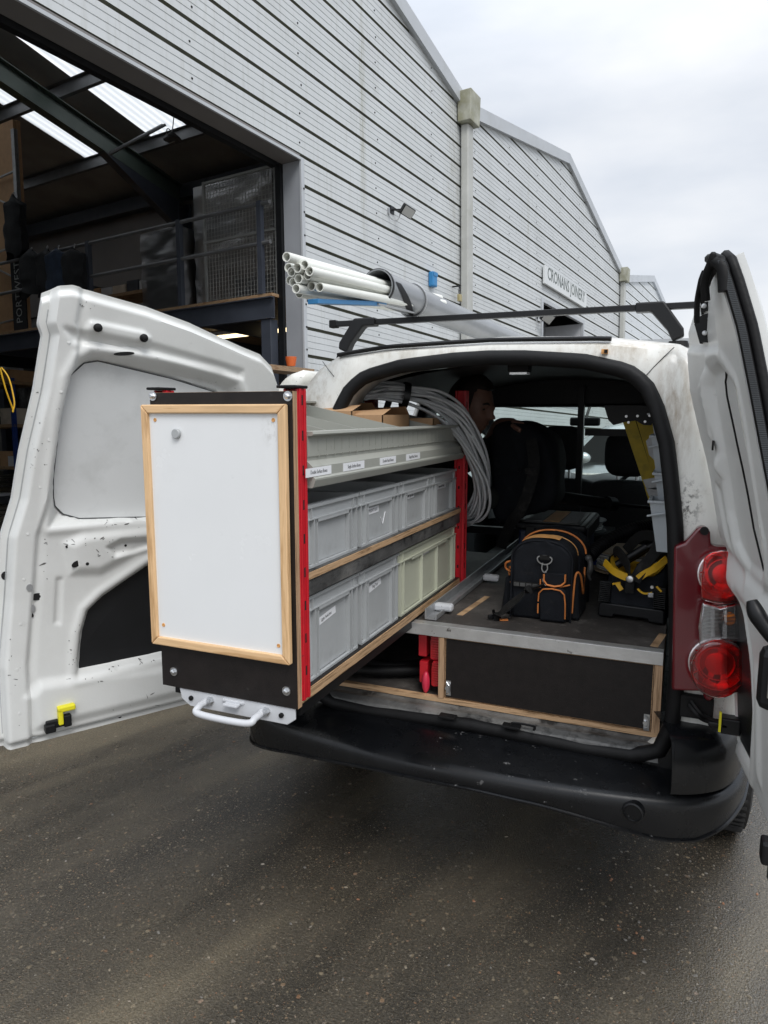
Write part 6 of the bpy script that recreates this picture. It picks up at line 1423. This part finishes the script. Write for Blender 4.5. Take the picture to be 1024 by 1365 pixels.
# grey louvre bins on the right wall
BX = thing('bin_rail', 'white strip on the right side of the van holding the grey bins', 'rail', (.0,2.4,1.3))
m = MB(); m.box((-.018,2.28,.98),(-.012,2.60,1.66)); m.build('back_plate', M['bin'], BX)
for (px0, py0, px1, py1, lb, Yb) in ((866,540,878,580,'small grey bin at the top of the right hand rack',2.50),(868,582,884,630,'grey bin second from the top of the right hand rack',2.46),(872,632,888,668,'grey bin above the large front bin',2.42),(866,670,893,738,'large grey bin at the bottom beside the seal',2.36)):
    big = py1 > 700
    a = on(px1,py0,'Y',Yb); b = on(px1 if not big else 892,py1,'Y',Yb); l = on(px0,py0+2,'Y',Yb); l2 = on(px0+(9 if big else 6),py1,'Y',Yb)
    t = thing('parts_bin', lb, 'bin', (a.x-.03,Yb,b.z), 'grey parts bins on the right wall of the van')
    xr = -.0185; dp = .17
    def quad(z, xl, yy): return [V((xl,yy,z)), V((xr,yy,z)), V((xr,yy+dp,z)), V((xl,yy+dp,z))]
    o0, o1 = quad(b.z, l2.x, Yb+.02), quad(a.z, l.x, Yb); q0_ = [p+V((.004 if i in (0,3) else -.003, .004 if i < 2 else -.004, .004)) for i, p in enumerate(o0)]; q1_ = [p+V((.004 if i in (0,3) else -.003, .004 if i < 2 else -.004, .001)) for i, p in enumerate(o1)]
    m = MB(); vs = o0+o1+q0_+q1_
    m.add(vs, [(3,2,1,0)]+[(i,(i+1) % 4,4+(i+1) % 4,4+i) for i in range(4)]+[(4+i,4+(i+1) % 4,12+(i+1) % 4,12+i) for i in range(4)]+[(8+(i+1) % 4,8+i,12+i,12+(i+1) % 4) for i in range(4)]+[(8,9,10,11)]); m.build('tub', M['bin'], t)
    h = a.z-b.z; m = MB(); zz = a.z-.25*h
    m.bar(V((l.x-.006,Yb-.002,zz-.005)), V((xr,Yb-.003,zz+.012)), .007,.006); m.bar(V((l.x-.006,Yb,a.z)),V((xr,Yb,a.z)),.010,.008); m.bar(V((l.x,Yb,a.z)),V((l.x,Yb+dp,a.z)),.010,.008); m.build('rim', M['bin'], t, bevel=.0015)
# soft black bag held up by the man
HB = thing('held_bag', 'large black shoulder bag held up by the man inside the van', 'bag', on(700,700,'Y',3.0))
pb = [(660,565),(690,561),(722,572),(742,590),(746,640),(742,672),(700,690),(678,696),(660,690),(652,640),(655,590)]
pp = [onp(x,y,V((0,2.98,0)),V((0,1,0))) for x, y in pb]; cc = sum(pp, V())/len(pp)
m = MB(); pl = spline(pp, 5, True); n = len(pl)
m.grid(lambda u, v: (lambda k: cc + (pl[k % n]-cc)*(math.sin(math.pi*v)**.22 if .001 < v < .999 else 0) + V((0,.13*math.copysign(abs(math.cos(math.pi*v))**.4, -math.cos(math.pi*v))+.1,0)) + NZ.noise_vector(pl[k % n]*8+V((0,v*4,0)))*.014)(int(u*n+.5)), n, 22, cu=True); m.build('bag_body', M['canvas'], HB, smooth=70)
m = MB(); strap(m, spline([on(708,585,'Y',2.86),on(712,620,'Y',2.84),on(706,650,'Y',2.84),on(694,680,'Y',2.85),on(680,700,'Y',2.88),on(668,730,'Y',2.95)],6), .045, .004, (1,0,0)); m.build('bag_strap', M['webbing'], HB, smooth=50)
m = MB(); c = on(708,628,'Y',2.832); m.cbox(c,(.05,.006,.022)); m.build('strap_buckle', M['webbing'], HB, bevel=.003)

# ------------------------------------------------------------------ the man leaning in through the side door
def skin(name, verts, edges, radii, mat, parent, root=0, sub=2):
    me = bpy.data.meshes.new(name); me.from_pydata([W[parent].inverted() @ V(v) for v in verts], edges, []); o = bpy.data.objects.new(name, me); COL.objects.link(o)
    s_ = o.modifiers.new('s', 'SKIN')
    for i, r in enumerate(radii):
        sv = me.skin_vertices[0].data[i]; sv.radius = (r, r) if not isinstance(r, tuple) else r; sv.use_root = (i == root)
    o.modifiers.new('d', 'SUBSURF').levels = sub
    dg = bpy.context.evaluated_depsgraph_get(); nm = bpy.data.meshes.new_from_object(o.evaluated_get(dg))
    bpy.data.objects.remove(o); nm.materials.clear(); nm.materials.append(mat)
    nm.polygons.foreach_set('use_smooth', [True]*len(nm.polygons))
    return nm
HD = on(627,541,'Y',2.93)            # head centre
PS = thing('person', 'man with short dark hair in dark clothes leaning into the van, holding a bag', 'person', (-1.6,3.05,0))
hand = on(690,566,'Y',3.02)
nk = HD+V((-.055,.01,-.135)); ch = V((-1.16,3.03,1.20)); hip = V((-1.55,3.06,.93)); shR = nk+V((-.06,-.17,-.09)); shL = nk+V((-.06,.19,-.09))
# hands and neck: one skin surface; arms pass inside the sleeves
vs = [hip, (hip+ch)/2, ch, nk+V((-.05,0,-.07)), nk, HD+V((-.02,0,-.05)), shR, V((-.86,2.90,1.22)), V((-.70,3.0,1.16)), shL, V((-.84,3.22,1.36)), hand+V((-.09,.03,.0)), hand,
      hip+V((0,-.1,-.05)), V((-1.60,2.93,.50)), V((-1.64,2.95,.09)), V((-1.52,2.94,.05)), hip+V((0,.1,-.05)), V((-1.62,3.2,.5)), V((-1.68,3.2,.09)), V((-1.56,3.21,.05))]
ed = [(0,1),(1,2),(2,3),(3,4),(4,5),(3,6),(6,7),(7,8),(3,9),(9,10),(10,11),(11,12),(0,13),(13,14),(14,15),(15,16),(0,17),(17,18),(18,19),(19,20)]
rd = [.12,.13,.15,.10,.058,.06,.062,.045,.032,.062,.045,.034,.030,.085,.058,.04,.035,.085,.058,.04,.035]
bmesh_me = skin('body', vs, ed, rd, M['skin'], PS)
bmx = bmesh.new(); bmx.from_mesh(bmesh_me)
# head with a face: looks to +X, slightly down
fd = V((.93,-.18,-.30)).normalized(); sdv = V((0,0,1)).cross(fd).normalized(); upv = fd.cross(sdv)
HM = MX((fd, sdv, upv)).transposed().to_4x4(); HM.translation = HD
def headp(u, v):
    a = 2*math.pi*u; b = math.pi*v; x, y, z = math.sin(b)*math.cos(a), math.sin(b)*math.sin(a), -math.cos(b)
    p = V((x*.098, y*.076, z*.120))
    if z < -.1: p.x += .018*(-z); p.y *= 1-.28*(-z)**1.2
    if x > 0:
        g = math.exp(-(y/.16)**2)
        p.x += .030*g*math.exp(-((z+.12)/.10)**2)*x + .013*g*math.exp(-((z-.08)/.14)**2)*x      # nose, bridge
        p.x += .012*math.exp(-(y/.5)**2)*math.exp(-((z-.22)/.08)**2) - .012*math.exp(-((abs(y)-.36)/.16)**2)*math.exp(-((z-.08)/.09)**2)   # brow, eye sockets
        p.x += .009*math.exp(-(y/.3)**2)*math.exp(-((z+.42)/.05)**2) - .008*math.exp(-(y/.35)**2)*math.exp(-((z+.50)/.025)**2) + .009*math.exp(-(y/.3)**2)*math.exp(-((z+.57)/.05)**2)  # lips
        p.x += .014*math.exp(-(y/.3)**2)*math.exp(-((z+.85)/.14)**2)   # chin
    return p
mh = MB(HM); mh.grid(headp, 56, 44, cu=True)
for s in (-1,1): mh.ball((-.012,s*.078,-.006), 1, 10, 8, (.022,.010,.032))
iW = W[PS].inverted(); base = len(bmx.verts); nv = [bmx.verts.new(iW @ p) for p in mh.v]
bmx.verts.ensure_lookup_table()
for f in mh.f:
    try: q = bmx.faces.new([nv[i] for i in f]); q.smooth = True
    except ValueError: pass
# fingers on the raised hand
hx = V((.9,.0,-.30)).normalized()
mf = MB()
for k in range(4):
    o_ = hand + V((.0,-.030+.020*k,.004)); L_ = (.07,.078,.074,.058)[k]
    mf.tube(spline([o_+hx*-.02, o_+hx*.03+V((0,0,.006)), o_+hx*(L_*.75)+V((0,0,-.008)), o_+hx*(L_*.9)+V((0,0,-.034))],4), [.0105]*6+[.0095]*4+[.0085]*3, 8)
o_ = hand+V((-.02,-.03,-.005)); mf.tube(spline([o_, o_+V((.02,-.026,-.004)), o_+V((.05,-.036,-.02))],4), [.012]*4+[.0105]*4+[.009], 8)
nv = [bmx.verts.new(iW @ p) for p in mf.v]
for f in mf.f: q = bmx.faces.new([nv[i] for i in f]); q.smooth = True
bmx.to_mesh(bmesh_me); bmx.free()
bo = bpy.data.objects.new('body', bmesh_me); COL.objects.link(bo); bo.parent = PS; W[bo] = W[PS]
def addmesh(name, me):
    o = bpy.data.objects.new(name, me); COL.objects.link(o); o.parent = PS; W[o] = W[PS]; return o
jv = [hip+V((.02,0,.03)), (hip+ch)/2, ch, nk+V((-.06,0,-.08)), nk+V((-.015,0,-.04)), shR, V((-.86,2.90,1.22)), V((-.72,2.99,1.165)), shL, V((-.84,3.22,1.36)), hand+V((-.045,.02,.0))]
addmesh('jacket', skin('jacket', jv, [(0,1),(1,2),(2,3),(3,4),(3,5),(5,6),(6,7),(3,8),(8,9),(9,10)], [.145,.155,.175,.13,.07,.085,.066,.05,.085,.066,.048], M['cloth'], PS))
tv = [hip, hip+V((0,-.1,-.06)), V((-1.60,2.93,.50)), V((-1.64,2.95,.12)), hip+V((0,.1,-.06)), V((-1.62,3.2,.5)), V((-1.68,3.2,.12))]
addmesh('trousers', skin('trousers', tv, [(0,1),(1,2),(2,3),(0,4),(4,5),(5,6)], [.14,.105,.078,.066,.105,.078,.066], M['denim'], PS))
for y in (2.95, 3.2):
    m = MB(); x = -1.62 if y < 3 else -1.66
    m.grid(lambda u, v: V((x+.05+.14*math.copysign(abs(math.cos(2*math.pi*u))**.7,math.cos(2*math.pi*u))*lerp(1,.75,v), y+.05*math.sin(2*math.pi*u)*lerp(1,.8,v), .002+.10*v-.05*v*max(0,math.cos(2*math.pi*u)))), 24, 6, cu=True); m.build('shoe', M['blackpl'], PS, smooth=60)
def hairp(u, v):
    p = headp(u, lerp(.40, 1, v)); q = V(p); k = 1.11+.02*NZ.noise(V((u*30,v*20,0)))
    front = p.x > .035
    if v < .55 and front: return V((p.x*.80, p.y*.9, p.z))
    return V((q.x*k+.004*front, q.y*k*1.02, q.z*k+.012*max(0,v-.4)))
mh = MB(HM); mh.grid(hairp, 56, 26, cu=True); mh.build('hair', M['hair'], PS, smooth=80)
mh = MB(HM)
for s in (-1,1): mh.tube(spline([(.092,s*.018,.030),(.090,s*.034,.037),(.078,s*.050,.030)],4), .0045, 6)
mh.build('eyebrows', M['hair'], PS)
for s in (-1,1):
    mh = MB(HM); mh.ball((.0735,s*.031,.010), .0105, 12, 8, (1,1.2,.7)); mh.build('eye', M['hair'], PS, smooth=80)

# ------------------------------------------------------------------ silver car beyond the windscreen
CR = thing('parked_car', 'silver parked car seen through the van windscreen', 'car', (-.2,9.6,0))
cx, cyy = -.8, 9.4
prof = [(-2.1,.55,.30),(-2.05,.75,.30),(-1.2,.90,.28),(-.75,.98,.28),(-.1,1.38,.28),(.5,1.46,.28),(1.2,1.42,.28),(1.75,1.05,.28),(2.0,.98,.30),(2.08,.55,.30)]
def carp(u, v):
    i = min(len(prof)-2, int(u*(len(prof)-1))); t = u*(len(prof)-1)-i; x, zt, zb_ = [lerp(prof[i][k],prof[i+1][k],t) for k in range(3)]
    a = math.pi*v; hw_ = .86; z = lerp(zb_, zt, math.sin(a)**.55); yv = -math.cos(a); yv = math.copysign(abs(yv)**.4, yv)
    k = 1 if z < .9 else lerp(1,.76,(z-.9)/.55)
    return V((cx+x, cyy+yv*hw_*k, z))
m = MB(); m.grid(carp, 54, 24); m.build('car_body', M['silver'], CR, smooth=50)
for x0, x1, t0, t1 in ((-.45,.42,-.12,.40),(.50,1.35,.50,1.15)):
    m = MB(); m.add([(cx+x0,cyy-.858,.96),(cx+x1,cyy-.858,.96),(cx+t1,cyy-.72,1.34),(cx+t0,cyy-.72,1.34)], [(0,1,2,3)]); m.v = m.v+[p+V((0,.01,0)) for p in m.v]; m.f += [(7,6,5,4),(0,4,5,1),(1,5,6,2),(2,6,7,3),(3,7,4,0)]; m.m += [0]*5; m.build('window', M['darkhole'], CR)
m = MB(); m.ball((cx-.28,cyy-.95,1.02), .09, 14, 10, (1.1,.6,.75)); m.build('wing_mirror', M['silver'], CR, smooth=70)
for x in (-1.35,1.30):
    for s in (-1,1):
        T = MX.Translation((cx+x,cyy+s*.76,.31)) @ MX.Rotation(rad(90),4,'X'); m = MB(); m.lathe([(.19,-.1),(.29,-.1),(.31,-.07),(.31,.07),(.29,.1),(.19,.1)], T, 28); wh = m.build('wheel', M['tyre'], CR, smooth=40)
        m = MB(); m.lathe([(.19,-.09),(.15,-.07),(.05,-.085),(.001,-.085)], T, 20, caps=False); m.build('rim', M['steel'], wh)

# ------------------------------------------------------------------ loose stones lying in the wet surface
STN = [pm('stone_%d' % i, c, .55, var=.3, sc=80) for i, c in enumerate(((.20,.17,.125),(.14,.13,.115),(.27,.24,.20),(.24,.115,.06),(.40,.38,.35)))]
m = MB()
for i in range(3200):
    y = -.2+5.2*rnd.random()**1.3; x = rnd.uniform(-2.6,.9) if y < 1.9 else rnd.uniform(-3.6,.9)
    if i < 700: x = rnd.gauss(.05,.16); y = rnd.uniform(.9,2.6)
    r = .0016+.0050*rnd.random()**4; a = rnd.random()*6.28; m.mi = rnd.choice((0,0,0,0,1,1,1,2,3,3) if rnd.random() < .6 else (0,1,1))
    n = 6; e = .6+.6*rnd.random(); vs = [(x+r*e*math.cos(a+k*1.047)*math.cos(a)*1.2-r*.7*math.sin(a+k*1.047)*math.sin(a), y+r*e*math.cos(a+k*1.047)*math.sin(a)+r*.8*math.sin(a+k*1.047)*math.cos(a)*(.7+.5*rnd.random()), .0006) for k in range(n)]
    vs += [(x+(p[0]-x)*.6, y+(p[1]-y)*.6, .0006+r*.45) for p in vs]
    m.add(vs, [tuple(range(6,12))]+[(k,(k+1) % 6,6+(k+1) % 6,6+k) for k in range(6)])
m.build('gravel', STN, None, kind='stuff')
